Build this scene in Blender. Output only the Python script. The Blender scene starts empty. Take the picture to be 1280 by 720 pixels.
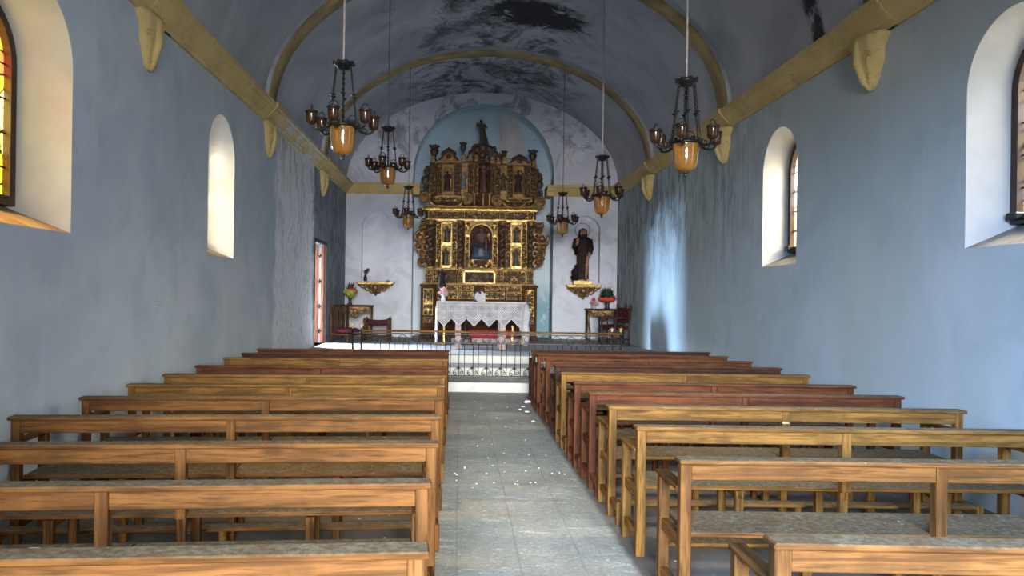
import bpy, bmesh, math, random
import numpy as np
from mathutils import Vector, Matrix, noise as mnoise

PI = math.pi
R = math.radians
sc = bpy.context.scene
COL = sc.collection
random.seed(7)

# ------------------------------------------------------------------ measures
F_PX, EYE, VX, VY, ROLL = 960.0, 1.68, 575.0, 368.0, R(0.8)
XL, XR, YF, YB = -3.15, 4.28, 21.0, -1.6      # side walls, far wall, rear wall
XC, HALF = (XL + XR) / 2, (XR - XL) / 2
SPRING, RISE = 4.68, 2.52
CB, CT = 4.39, 4.68                            # cornice bottom / top
SF = 0.5                                       # sanctuary floor level


def P(px, py, Y):
    """point of the photograph at distance Y in front of the camera -> world"""
    a, b = px - VX, py - VY
    x = a * math.cos(ROLL) + b * math.sin(ROLL)
    y = -a * math.sin(ROLL) + b * math.cos(ROLL)
    return Vector((x * Y / F_PX, Y, EYE - y * Y / F_PX))


# ------------------------------------------------------------------ materials
class NT:
    def __init__(self, name):
        self.m = bpy.data.materials.new(name)
        self.m.use_nodes = True
        self.t = self.m.node_tree
        self.t.nodes.clear()
        self.out = self.t.nodes.new('ShaderNodeOutputMaterial')
        self._geo = None
        self._tc = None

    def n(self, typ, ins=None, **props):
        nd = self.t.nodes.new(typ)
        for k, v in props.items():
            setattr(nd, k, v)
        for k, v in (ins or {}).items():
            self.put(nd.inputs[k], v)
        return nd

    def put(self, sock, v):
        if isinstance(v, bpy.types.NodeSocket):
            self.t.links.new(v, sock)
        elif isinstance(v, (tuple, list)) and len(v) == 3 and sock.type == 'RGBA':
            sock.default_value = (*v, 1)
        else:
            sock.default_value = v

    def coord(self):
        if self._tc is None:
            self._tc = self.n('ShaderNodeTexCoord').outputs['Object']
        return self._tc

    def world(self):
        if self._geo is None:
            self._geo = self.n('ShaderNodeNewGeometry')
        return self._geo.outputs['Position']

    def normal_z(self):
        self.world()
        return self.n('ShaderNodeSeparateXYZ', {0: self._geo.outputs['Normal']}).outputs[2]

    def scaled(self, v, s):
        return self.n('ShaderNodeVectorMath', {0: v, 1: s}, operation='MULTIPLY').outputs[0]

    def xyz(self, v):
        o = self.n('ShaderNodeSeparateXYZ', {0: v}).outputs
        return o[0], o[1], o[2]

    def noise(self, v, scale, detail=4, rough=.55, dist=0.0):
        return self.n('ShaderNodeTexNoise', {'Vector': v, 'Scale': scale, 'Detail': detail,
                      'Roughness': rough, 'Distortion': dist}).outputs['Fac']

    def math(self, op, a, b=0.0, clamp=False):
        nd = self.n('ShaderNodeMath', {0: a, 1: b}, operation=op)
        nd.use_clamp = clamp
        return nd.outputs[0]

    def ss(self, v, a, b):
        """smooth step of v from a to b (falls when a > b)"""
        lo, hi, t0, t1 = (a, b, 0.0, 1.0) if a < b else (b, a, 1.0, 0.0)
        return self.n('ShaderNodeMapRange', {0: v, 1: lo, 2: hi, 3: t0, 4: t1},
                      interpolation_type='SMOOTHSTEP').outputs[0]

    def mul(self, *a):
        r = a[0]
        for b in a[1:]:
            r = self.math('MULTIPLY', r, b)
        return r

    def mix(self, fac, a, b):
        nd = self.n('ShaderNodeMix', data_type='RGBA')
        self.put(nd.inputs[0], fac)
        self.put(nd.inputs[6], a)
        self.put(nd.inputs[7], b)
        return nd.outputs[2]

    def bump(self, h, strength=.3, dist=.01):
        return self.n('ShaderNodeBump', {'Height': h, 'Strength': strength, 'Distance': dist}).outputs[0]

    def done(self, color, rough=.8, metal=0.0, normal=None, **kw):
        b = self.n('ShaderNodeBsdfPrincipled', {'Base Color': color, 'Roughness': rough, 'Metallic': metal})
        if normal is not None:
            self.put(b.inputs['Normal'], normal)
        for k, v in kw.items():
            self.put(b.inputs[k.replace('_', ' ')], v)
        self.t.links.new(b.outputs[0], self.out.inputs[0])
        return self.m


def plain(name, col, rough=.7, metal=0.0, var=.25, scale=9.0, bump=.15, bd=.004, **kw):
    t = NT(name)
    v = t.coord()
    n1 = t.noise(v, scale, 5)
    c = t.mix(t.ss(n1, .3, .7), tuple(x * (1 - var) for x in col), tuple(min(1, x * (1 + var)) for x in col))
    return t.done(c, rough, metal, t.bump(t.noise(v, scale * 5, 4), bump, bd), **kw)


def wall_mat(name, side):
    t = NT(name)
    w = t.world()
    x, y, z = t.xyz(w)
    big = t.noise(w, .55, 5, .6, .6)
    fine = t.noise(w, 5.0, 6, .65)
    streak = t.noise(t.scaled(w, (1.0, 2.6, .22)), 2.2, 5, .6, .4)
    c = t.mix(t.ss(big, .3, .7), (.35, .405, .455), (.46, .51, .55))
    c = t.mix(t.mul(t.ss(t.noise(w, 1.7, 4, .55, .3), .5, .75), .4), c, (.27, .31, .35))
    if side == 'left':
        smear = t.mul(t.ss(streak, .56, .72), .35)
        c = t.mix(t.mul(smear, .6), c, (.52, .55, .58))
        # raw plaster strip where the paint came off, and the older grey wall after it
        edge = t.math('ADD', y, t.math('MULTIPLY', t.math('SUBTRACT', t.noise(w, 1.6, 6, .7), .5), 1.1))
        strip = t.mul(t.ss(edge, 12.95, 13.15), t.ss(edge, 16.6, 16.35))
        rough_n = t.noise(t.scaled(w, (1, 2.2, 1.0)), 4.5, 9, .75, 1.6)
        raw = t.mix(t.ss(rough_n, .34, .50), (.27, .27, .28), (.68, .68, .69))
        raw = t.mix(t.mul(t.ss(z, 1.0, 4.4), t.ss(t.noise(t.scaled(w, (1, 1.5, .5)), 1.6, 6, .7, .8), .45, .6), .6), raw, (.22, .21, .22))
        c = t.mix(strip, c, raw)
        old = t.ss(edge, 16.35, 16.6)
        oldc = t.mix(t.ss(t.noise(w, 2.2, 7, .7, .8), .35, .68), (.12, .13, .15), (.27, .29, .32))
        c = t.mix(old, c, oldc)
        crack = t.mul(t.ss(t.math('ABSOLUTE', t.math('SUBTRACT', t.noise(w, .45, 7, .7, .8), .5)), .004, .0), t.ss(t.noise(w, .7, 2), .55, .62))
        c = t.mix(t.mul(crack, .7), c, (.10, .11, .12))
        bm = t.math('ADD', t.mul(t.math('ADD', strip, .03), rough_n, 1.6), t.math('MULTIPLY', fine, .12))
    else:
        mold = t.noise(t.scaled(w, (1, 1.6, .8)), 2.0, 8, .70, .5)
        drip = t.noise(t.scaled(w, (1, 4.0, .3)), 1.9, 5, .6, .3)
        reg = t.mul(t.ss(y, 9.5, 14.0), t.ss(z, 1.2, 3.6))
        reg2 = t.ss(y, 17.5, 19.4)
        reg = t.math('MAXIMUM', reg, reg2)
        m1 = t.mul(reg, t.ss(t.math('ADD', t.math('MULTIPLY', mold, .6), t.math('MULTIPLY', drip, .4)), .44, .58))
        c = t.mix(t.mul(m1, .92), c, (.075, .07, .075))
        lightrun = t.mul(t.ss(drip, .58, .7), .35)
        c = t.mix(lightrun, c, (.50, .55, .58))
        green = t.math('ADD', t.mul(t.ss(t.noise(t.scaled(w, (1, 1.2, .3)), .8, 3), .45, .65), .4), .25)
        c = t.mix(green, c, (.36, .405, .36))
        bm = t.math('ADD', t.math('MULTIPLY', mold, .25), t.math('MULTIPLY', fine, .12))
    return t.done(c, .85, 0, t.bump(bm, .45, .03))


def vault_mat():
    t = NT('vault_plaster')
    w = t.world()
    x, y, z = t.xyz(w)
    big = t.noise(w, .7, 5, .6, .5)
    c = t.mix(t.ss(big, .3, .7), (.31, .315, .345), (.45, .455, .48))
    st = t.noise(t.scaled(w, (1.0, .62, 1.0)), .9, 9, .66, 2.2)
    fine = t.noise(t.scaled(w, (1.0, .8, 1.0)), 2.2, 8, .7, 1.6)
    dx = t.math('ABSOLUTE', t.math('SUBTRACT', x, XC + .1))
    crown = t.mul(t.ss(dx, 3.0, .7), t.ss(y, 10.5, 13.0))
    crown = t.math('MAXIMUM', crown, t.mul(t.ss(dx, 3.5, 1.0), t.ss(y, 16.5, 17.6)))
    v = t.math('ADD', t.math('MULTIPLY', st, .65), t.math('MULTIPLY', fine, .35))
    soot = t.ss(t.math('ADD', v, t.math('MULTIPLY', crown, .10)), .53, .70)
    c = t.mix(t.mul(soot, .9, t.math('ADD', t.math('MULTIPLY', crown, .93), .07)), c, (.025, .025, .028))
    # the big black patch beside the crown and the run of soot down the right haunch
    ex = t.math('DIVIDE', t.math('SUBTRACT', x, XC + .85), 1.05)
    ey = t.math('DIVIDE', t.math('SUBTRACT', y, 14.9), .75)
    rr = t.math('SQRT', t.math('ADD', t.math('POWER', ex, 2.0), t.math('POWER', ey, 2.0)))
    rr = t.math('ADD', rr, t.math('MULTIPLY', t.math('SUBTRACT', fine, .5), 1.3))
    patch = t.ss(rr, 1.1, .75)
    c = t.mix(t.mul(patch, t.ss(st, .32, .42)), c, (.018, .018, .02))
    yy = t.math('ADD', y, t.math('MULTIPLY', t.math('SUBTRACT', t.noise(w, 1.4, 5), .5), .8))
    run = t.mul(t.ss(t.math('ABSOLUTE', t.math('SUBTRACT', yy, 9.25)), .26, .12), t.ss(x, 2.6, 3.2))
    c = t.mix(t.mul(run, t.ss(fine, .35, .5)), c, (.03, .03, .033))
    pale = t.mul(t.ss(t.noise(t.scaled(w, (1, 1.6, .5)), 1.3, 5, .6, .8), .62, .72), .4, t.ss(x, 0, -1.5))
    c = t.mix(pale, c, (.55, .56, .60))
    return t.done(c, .9, 0, t.bump(t.noise(w, 4, 6), .25, .02))


def far_mat():
    t = NT('far_wall_plaster')
    w = t.world()
    x, y, z = t.xyz(w)
    big = t.noise(w, .9, 6, .62, .7)
    c = t.mix(t.ss(big, .35, .7), (.60, .60, .66), (.74, .73, .78))
    grime = t.mul(t.ss(t.noise(w, 1.3, 8, .68, 1.2), .48, .64), t.math('ADD', t.mul(t.ss(z, 4.4, 6.4), .55), .20))
    c = t.mix(grime, c, (.16, .15, .17))
    damp = t.mul(t.ss(z, 2.4, .6), t.ss(t.noise(w, 1.1, 4), .35, .65), .35)
    c = t.mix(damp, c, (.50, .58, .55))
    return t.done(c, .88, 0, t.bump(t.noise(w, 6, 6), .25, .015))


def niche_mat():
    t = NT('blue_niche_paint')
    w = t.world()
    x, y, z = t.xyz(w)
    big = t.noise(w, 1.0, 6, .6, .8)
    c = t.mix(t.ss(big, .3, .7), (.38, .51, .61), (.48, .60, .69))
    lowpale = t.ss(z, 5.6, 3.0)
    c = t.mix(lowpale, c, (.60, .67, .70))
    teal = t.mul(t.ss(t.noise(t.scaled(w, (1, 1, .7)), 3.0, 6, .65, .5), .30, .52), t.ss(t.math('ADD', z, t.math('MULTIPLY', t.noise(w, 3.0, 4), .8)), 2.6, 1.7), t.ss(x, 1.9, 2.1))
    c = t.mix(t.mul(teal, .8), c, (.12, .31, .37))
    return t.done(c, .85, 0, t.bump(t.noise(w, 5, 5), .2, .015))


def ochre_mat():
    t = NT('ochre_paint')
    w = t.world()
    x, y, z = t.xyz(w)
    c = t.mix(t.ss(t.noise(w, 1.6, 6, .65, .6), .3, .72), (.46, .33, .125), (.60, .45, .19))
    c = t.mix(t.mul(t.ss(t.noise(w, 6, 6, .7, .6), .56, .7), .5), c, (.22, .17, .09))
    pale_spot = t.mul(t.ss(t.noise(t.scaled(w, (2, 1.2, 2)), 3.0, 7, .7, .8), .47, .55), t.ss(y, 12.6, 13.4), t.ss(y, 16.8, 15.4), t.ss(x, 0, -1))  # peeled paint on the left cornice
    c = t.mix(pale_spot, c, (.52, .50, .48))
    return t.done(c, .8, 0, t.bump(t.noise(w, 9, 6), .3, .01))


def floor_mat():
    t = NT('floor_cement_tiles')
    w = t.world()
    x, y, z = t.xyz(w)
    c = t.mix(t.ss(t.noise(w, 1.1, 6, .65, .6), .3, .7), (.245, .255, .225), (.355, .36, .325))
    c = t.mix(t.mul(t.ss(t.noise(w, 9, 8, .78, .4), .46, .66), .65), c, (.19, .19, .165))
    streak = t.noise(t.scaled(w, (.8, 3.2, 1)), 4.5, 6, .7, 1.2)
    c = t.mix(t.mul(t.ss(streak, .56, .68), .6), c, (.66, .66, .61))
    grit = t.noise(w, 42, 6, .8)
    c = t.mix(t.mul(t.ss(grit, .48, .60), .6), c, (.16, .165, .145))
    c = t.mix(t.mul(t.ss(t.noise(w, 28, 5, .8, .5), .57, .66), .7), c, (.62, .63, .58))
    br = t.n('ShaderNodeTexBrick', {'Vector': w, 'Color1': (1, 1, 1, 1), 'Color2': (1, 1, 1, 1), 'Mortar': (0, 0, 0, 1), 'Scale': 1.0,
             'Mortar Size': .006, 'Mortar Smooth': .3, 'Brick Width': .4, 'Row Height': .4}, offset=0.0)
    joint = t.math('SUBTRACT', 1.0, br.outputs['Color'])
    c = t.mix(t.mul(joint, .22), c, (.14, .14, .12))
    # darker brown field under the pews
    xe = t.math('ADD', x, t.math('MULTIPLY', t.math('SUBTRACT', t.noise(w, 6, 4), .5), .06))
    pew = t.math('MAXIMUM', t.ss(xe, 1.08, 1.14), t.ss(xe, -.12, -.18))
    pew_brown = t.mix(t.ss(t.noise(w, 1.5, 6, .6), .3, .7), (.085, .075, .062), (.15, .13, .11))
    c = t.mix(t.mul(pew, t.ss(y, 12.9, 12.7)), c, pew_brown)
    spk = t.n('ShaderNodeTexVoronoi', {'Vector': w, 'Scale': 9.0, 'Randomness': 1.0}).outputs['Distance']
    spots = t.mul(t.ss(spk, .13, .07), t.ss(t.noise(w, 2.3, 3), .5, .62))
    c = t.mix(spots, c, (.62, .62, .58))
    return t.done(c, .75, 0, t.bump(t.math('SUBTRACT', t.noise(w, 30, 7, .75), joint), .6, .012))


def step_mat():
    t = NT('whitewashed_step')
    w = t.world()
    nz = t.normal_z()
    c = t.mix(t.ss(t.noise(w, 3, 6, .65, .5), .32, .7), (.40, .40, .355), (.56, .56, .51))
    top = t.mix(t.ss(t.noise(w, 5, 6, .7), .35, .65), (.14, .135, .12), (.27, .26, .24))
    c = t.mix(t.ss(nz, .5, .8), c, top)
    return t.done(c, .8, 0, t.bump(t.noise(w, 14, 5), .3, .01))


def sanct_mat():
    t = NT('sanctuary_tiles')
    w = t.world()
    c = t.mix(t.ss(t.noise(w, 1.5, 6, .65, .5), .3, .7), (.16, .155, .155), (.26, .25, .255))
    nz = t.normal_z()
    c = t.mix(t.ss(nz, .8, .5), c, (.46, .46, .41))
    return t.done(c, .6, 0, t.bump(t.noise(w, 14, 5), .2, .006))


def wood(name, dark, light, axis, dust=0.0):
    t = NT(name)
    rnd = t.n('ShaderNodeObjectInfo').outputs['Random']
    off = t.n('ShaderNodeCombineXYZ', {0: t.math('MULTIPLY', rnd, 13.0), 1: t.math('MULTIPLY', rnd, 7.0), 2: t.math('MULTIPLY', rnd, 29.0)}).outputs[0]
    v = t.n('ShaderNodeVectorMath', {0: t.coord(), 1: off}, operation='ADD').outputs[0]
    s = [9.0, 9.0, 9.0]
    s['xyz'.index(axis)] = .55
    g = t.noise(t.scaled(v, tuple(s)), 2.3, 7, .62, .9)
    c = t.mix(t.ss(g, .36, .62), dark, light)
    line = t.noise(t.scaled(v, tuple(k * 3.2 for k in s)), 3.0, 3, .5)
    c = t.mix(t.mul(t.ss(line, .52, .66), .6), c, tuple(k * .45 for k in dark))
    kn = t.n('ShaderNodeTexVoronoi', {'Vector': t.scaled(v, tuple(1.0 if k < 1 else 3.5 for k in s)), 'Scale': 1.5}).outputs['Distance']
    c = t.mix(t.mul(t.ss(kn, .16, .05), .7), c, tuple(k * .3 for k in dark))
    wear = t.noise(v, 3.0, 5, .6)
    c = t.mix(t.mul(t.ss(wear, .46, .66), .45), c, tuple(k * .5 for k in dark))
    rough = .7
    if dust > 0:
        up = t.ss(t.normal_z(), .6, .9)
        dn = t.noise(v, 5.0, 7, .7, .5)
        fac = t.mul(up, t.math('ADD', t.mul(t.ss(dn, .3, .65), .6), dust), 1.0)
        c = t.mix(t.math('MINIMUM', fac, 1.0), c, t.mix(t.ss(t.noise(v, 30, 6, .75), .35, .65), (.085, .068, .044), (.205, .165, .105)))
        spk = t.n('ShaderNodeTexVoronoi', {'Vector': v, 'Scale': 14.0}).outputs['Distance']
        c = t.mix(t.mul(up, t.ss(spk, .12, .06), t.ss(t.noise(v, 2.0, 3), .52, .62)), c, (.55, .53, .48))
        rough = .85
    return t.done(c, rough, 0, t.bump(g, .2, .004), Specular_IOR_Level=.12)


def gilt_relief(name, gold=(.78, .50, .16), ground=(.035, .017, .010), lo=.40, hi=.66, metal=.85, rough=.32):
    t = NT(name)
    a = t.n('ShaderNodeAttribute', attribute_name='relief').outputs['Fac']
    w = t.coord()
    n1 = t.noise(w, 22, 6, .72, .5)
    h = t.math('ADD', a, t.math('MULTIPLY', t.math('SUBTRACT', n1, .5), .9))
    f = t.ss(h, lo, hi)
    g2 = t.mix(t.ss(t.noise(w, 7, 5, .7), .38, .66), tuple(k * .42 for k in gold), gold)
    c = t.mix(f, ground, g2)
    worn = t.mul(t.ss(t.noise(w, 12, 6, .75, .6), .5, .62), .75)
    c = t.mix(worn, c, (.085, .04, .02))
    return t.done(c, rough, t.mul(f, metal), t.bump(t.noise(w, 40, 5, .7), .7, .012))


def gold_mat(name, col, rough=.32, metal=.85, worn=.7):
    t = NT(name)
    w = t.coord()
    c = t.mix(t.ss(t.noise(w, 9, 6, .72), .35, .65), tuple(k * .42 for k in col), col)
    wf = t.mul(t.ss(t.noise(w, 17, 7, .75, .6), .46, .6), worn)
    c = t.mix(wf, c, (.055, .026, .014))
    return t.done(c, rough, t.mul(t.math('SUBTRACT', 1.0, wf), metal), t.bump(t.noise(w, 34, 6, .7), .7, .012))


def glass_mat(name, cols, clear):
    t = NT(name)
    w = t.world()
    vor = t.n('ShaderNodeTexVoronoi', {'Vector': t.scaled(w, (1, 1, .7)), 'Scale': 5.5})
    hue = t.xyz(vor.outputs['Color'])[0]
    ramp = t.n('ShaderNodeValToRGB', {'Fac': hue})
    ramp.color_ramp.interpolation = 'CONSTANT'
    el = ramp.color_ramp.elements
    while len(el) < len(cols):
        el.new(.5)
    for i, c in enumerate(cols):
        el[i].position = i / len(cols)
        el[i].color = (*c, 1)
    edge = t.n('ShaderNodeTexVoronoi', {'Vector': t.scaled(w, (1, 1, .7)), 'Scale': 5.5}, feature='DISTANCE_TO_EDGE').outputs['Distance']
    c = t.mix(t.ss(edge, .035, .02), ramp.outputs[0], (.02, .015, .01))
    tr = t.n('ShaderNodeBsdfTransparent', {'Color': c})
    gl = t.n('ShaderNodeBsdfTranslucent', {'Color': c})
    mx = t.n('ShaderNodeMixShader', {0: 1 - clear})
    t.t.links.new(tr.outputs[0], mx.inputs[1])
    t.t.links.new(gl.outputs[0], mx.inputs[2])
    t.t.links.new(mx.outputs[0], t.out.inputs[0])
    return t.m


def lace_mat():
    t = NT('white_lace')
    v = t.coord()
    x, y, z = t.xyz(v)
    def ring(fx, fz, ph):
        u = t.math('SINE', t.math('MULTIPLY', t.math('ADD', x, ph), 2 * PI / fx))
        q = t.math('SINE', t.math('MULTIPLY', t.math('ADD', z, ph), 2 * PI / fz))
        return t.math('MULTIPLY', u, q)
    mesh = ring(.05, .05, 0.0)
    motif = t.math('ABSOLUTE', ring(.325, .30, .08))
    hole = t.ss(t.math('ADD', t.math('ADD', mesh, t.mul(motif, .55)), t.math('MULTIPLY', t.math('SUBTRACT', t.noise(v, 12, 5, .7), .5), 1.6)), .45, .75)
    c = t.mix(t.ss(t.noise(v, 6, 6, .7), .3, .7), (.26, .255, .265), (.44, .43, .44))
    b = t.n('ShaderNodeBsdfDiffuse', {'Color': c})
    tr = t.n('ShaderNodeBsdfTransparent', {})
    mx = t.n('ShaderNodeMixShader', {0: t.mul(hole, .7)})
    t.t.links.new(b.outputs[0], mx.inputs[1])
    t.t.links.new(tr.outputs[0], mx.inputs[2])
    t.t.links.new(mx.outputs[0], t.out.inputs[0])
    return t.m


M = {}
M['wall_l'] = wall_mat('blue_wall_plaster_left', 'left')
M['wall_r'] = wall_mat('blue_wall_plaster_right', 'right')
M['vault'] = vault_mat()
M['far'] = far_mat()
M['niche'] = niche_mat()
M['ochre'] = ochre_mat()
M['white'] = plain('white_limewash', (.41, .405, .395), .85, 0, .07, 3, .2, .01)
M['ribside'] = plain('grey_white_limewash', (.40, .42, .45), .85, 0, .15, 3, .2, .01)
M['pale_spot'] = plain('pale_niche_patch', (.52, .49, .49), .9, 0, .15, 2.5, .3, .02)
M['sill_l'] = plain('brown_sill_boards', (.25, .17, .11), .75, 0, .35, 4)
M['sill_r'] = plain('grey_sill', (.22, .20, .19), .8, 0, .3, 5)
M['ochre_rib'] = plain('brown_ochre_paint', (.34, .245, .105), .85, 0, .3, 2.5, .3, .01)
M['floor'] = floor_mat()
M['step'] = step_mat()
M['sanct'] = sanct_mat()
TONES = {'honey': ((.085, .040, .009), (.19, .092, .020)), 'orange': ((.068, .028, .007), (.145, .062, .016)),
         'red': ((.052, .015, .006), (.108, .036, .011)), 'dark': ((.030, .011, .006), (.062, .022, .010))}
for k, (d, l) in TONES.items():
    M[k + '_x'] = wood(k + '_pine_rail', d, l, 'x')
    M[k + '_y'] = wood(k + '_pine_side', d, l, 'y')
    M[k + '_z'] = wood(k + '_pine_post', d, l, 'z')
    M[k + '_d'] = wood(k + '_pine_dusty', d, l, 'x', .42)
M['frame'] = plain('dark_window_wood', (.04, .018, .011), .6, 0, .4, 6)
M['door'] = wood('salmon_door_wood', (.30, .12, .065), (.42, .18, .11), 'z')
M['iron'] = plain('black_wrought_iron', (.012, .012, .013), .5, .4, .3, 12)
M['bronze'] = plain('blackened_bronze', (.009, .008, .0075), .42, .3, .4, 15)
M['cupglass'] = plain('brown_cup_glass', (.045, .020, .009), .2, .4, .35, 9, .1, .003)
M['brass'] = gold_mat('worn_brass', (.72, .55, .24), .35, .85, .3)
M['cable'] = plain('pale_cable', (.42, .36, .34), .7, 0, .2, 20)
M['cable_dark'] = plain('grey_cable', (.14, .13, .13), .7, 0, .2, 20)
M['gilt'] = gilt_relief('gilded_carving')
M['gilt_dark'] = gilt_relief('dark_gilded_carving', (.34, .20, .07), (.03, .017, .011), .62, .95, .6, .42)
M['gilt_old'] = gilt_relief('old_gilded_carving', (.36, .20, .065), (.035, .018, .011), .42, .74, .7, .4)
M['gold'] = gold_mat('gold_leaf', (.84, .56, .19), .28, .9, .6)
M['old_and_shaded_gold'] = gold_mat('tarnished_and_shaded_gold_leaf', (.32, .175, .055), .4, .75, .8)  # also carries the painted shade of the side-niche backs
M['rdark'] = plain('retable_dark_wood', (.060, .026, .011), .75, 0, .4, 7, Specular_IOR_Level=.12)
M['umber'] = plain('carved_umber', (.05, .03, .019), .5, .15, .5, 12, .5, .01)
M['rpaint'] = None
M['robe'] = plain('dark_brown_habit', (.034, .022, .017), .75, 0, .4, 8, .4, .01, Specular_IOR_Level=.2)
M['cape'] = plain('black_brown_cape', (.014, .011, .010), .75, 0, .4, 8, .4, .01, Specular_IOR_Level=.2)
M['skin'] = plain('painted_flesh', (.42, .22, .13), .5, 0, .15, 10)
M['hair'] = plain('dark_carved_hair', (.02, .013, .010), .6, 0, .3, 30, .6, .01)
M['bluerobe'] = plain('blue_painted_robe', (.022, .034, .055), .45, .1, .4, 9)
M['madonna'] = plain('aged_painted_figure', (.065, .032, .025), .7, 0, .4, 9)
M['redrobe'] = plain('red_painted_robe', (.07, .026, .022), .5, .1, .4, 9)
M['greyrobe'] = plain('grey_painted_robe', (.13, .14, .16), .5, .1, .4, 12)
M['leather'] = plain('oxblood_leather', (.045, .007, .007), .75, 0, .3, 10, Specular_IOR_Level=.2)
M['velvet'] = plain('crimson_velvet', (.085, .014, .022), .9, 0, .25, 8, Specular_IOR_Level=.2)
M['redcloth'] = plain('red_carpet', (.38, .016, .03), .9, 0, .2, 12)
M['pink'] = plain('pinkish_stone', (.40, .31, .27), .8, 0, .2, 5)
M['lace'] = lace_mat()
M['linen'] = plain('white_linen', (.40, .395, .40), .9, 0, .12, 5, .3, .01)
M['leaf'] = plain('dark_green_leaves', (.022, .05, .028), .55, 0, .5, 14)
M['purple'] = plain('withered_purple_leaves', (.06, .03, .04), .7, 0, .5, 14)
M['green'] = plain('bright_green_wrap', (.24, .38, .04), .5, 0, .3, 9)
M['yellow'] = plain('yellow_petals', (.75, .50, .05), .6, 0, .25, 9)
M['red'] = plain('red_petals', (.60, .055, .03), .6, 0, .25, 9)
M['pinkpetal'] = plain('pink_petals', (.55, .28, .27), .6, 0, .2, 9)
M['vase'] = plain('dark_glazed_vase', (.03, .018, .016), .25, 0, .3, 9)
M['glassy'] = plain('pale_green_glass', (.32, .38, .34), .15, 0, .2, 9)
M['flake'] = plain('plaster_flake', (.70, .69, .65), .9, 0, .1, 12)
M['leafdry'] = plain('dry_yellow_leaf', (.55, .46, .25), .8, 0, .25, 12)
M['black'] = plain('black_plastic', (.012, .012, .012), .4, 0, .2, 12)
M['glass_l'] = glass_mat('amber_stained_glass', [(.95, .62, .06), (1, .80, .22), (.85, .42, .03), (.95, .70, .12), (1, .9, .55), (.35, .45, .10), (.8, .15, .04)], .75)
M['glass_r'] = glass_mat('pale_stained_glass', [(.95, .86, .62), (1, .93, .75), (.9, .72, .42), (.92, .92, .85), (1, .85, .55)], .75)


def amber():
    t = NT('amber_glass')
    v = t.coord()
    c = t.mix(t.ss(t.noise(v, 5, 3), .3, .7), (.24, .10, .015), (.36, .165, .028))
    b = t.n('ShaderNodeBsdfPrincipled', {'Base Color': c, 'Roughness': .12, 'Transmission Weight': .3, 'IOR': 1.45, 'Coat Weight': .6, 'Coat Roughness': .05})
    t.t.links.new(b.outputs[0], t.out.inputs[0])
    return t.m


M['amber'] = amber()


def painting():
    t = NT('dark_oil_painting')
    v = t.coord()
    c = t.mix(t.ss(t.noise(v, 9, 6, .6, 1.2), .4, .65), (.025, .017, .012), (.14, .09, .055))
    c = t.mix(t.ss(t.noise(v, 6, 3, .5, 1), .55, .7), c, (.06, .065, .06))
    return t.done(c, .75, Specular_IOR_Level=.15)


M['rpaint'] = painting()

# ------------------------------------------------------------------ mesh helpers


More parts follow.
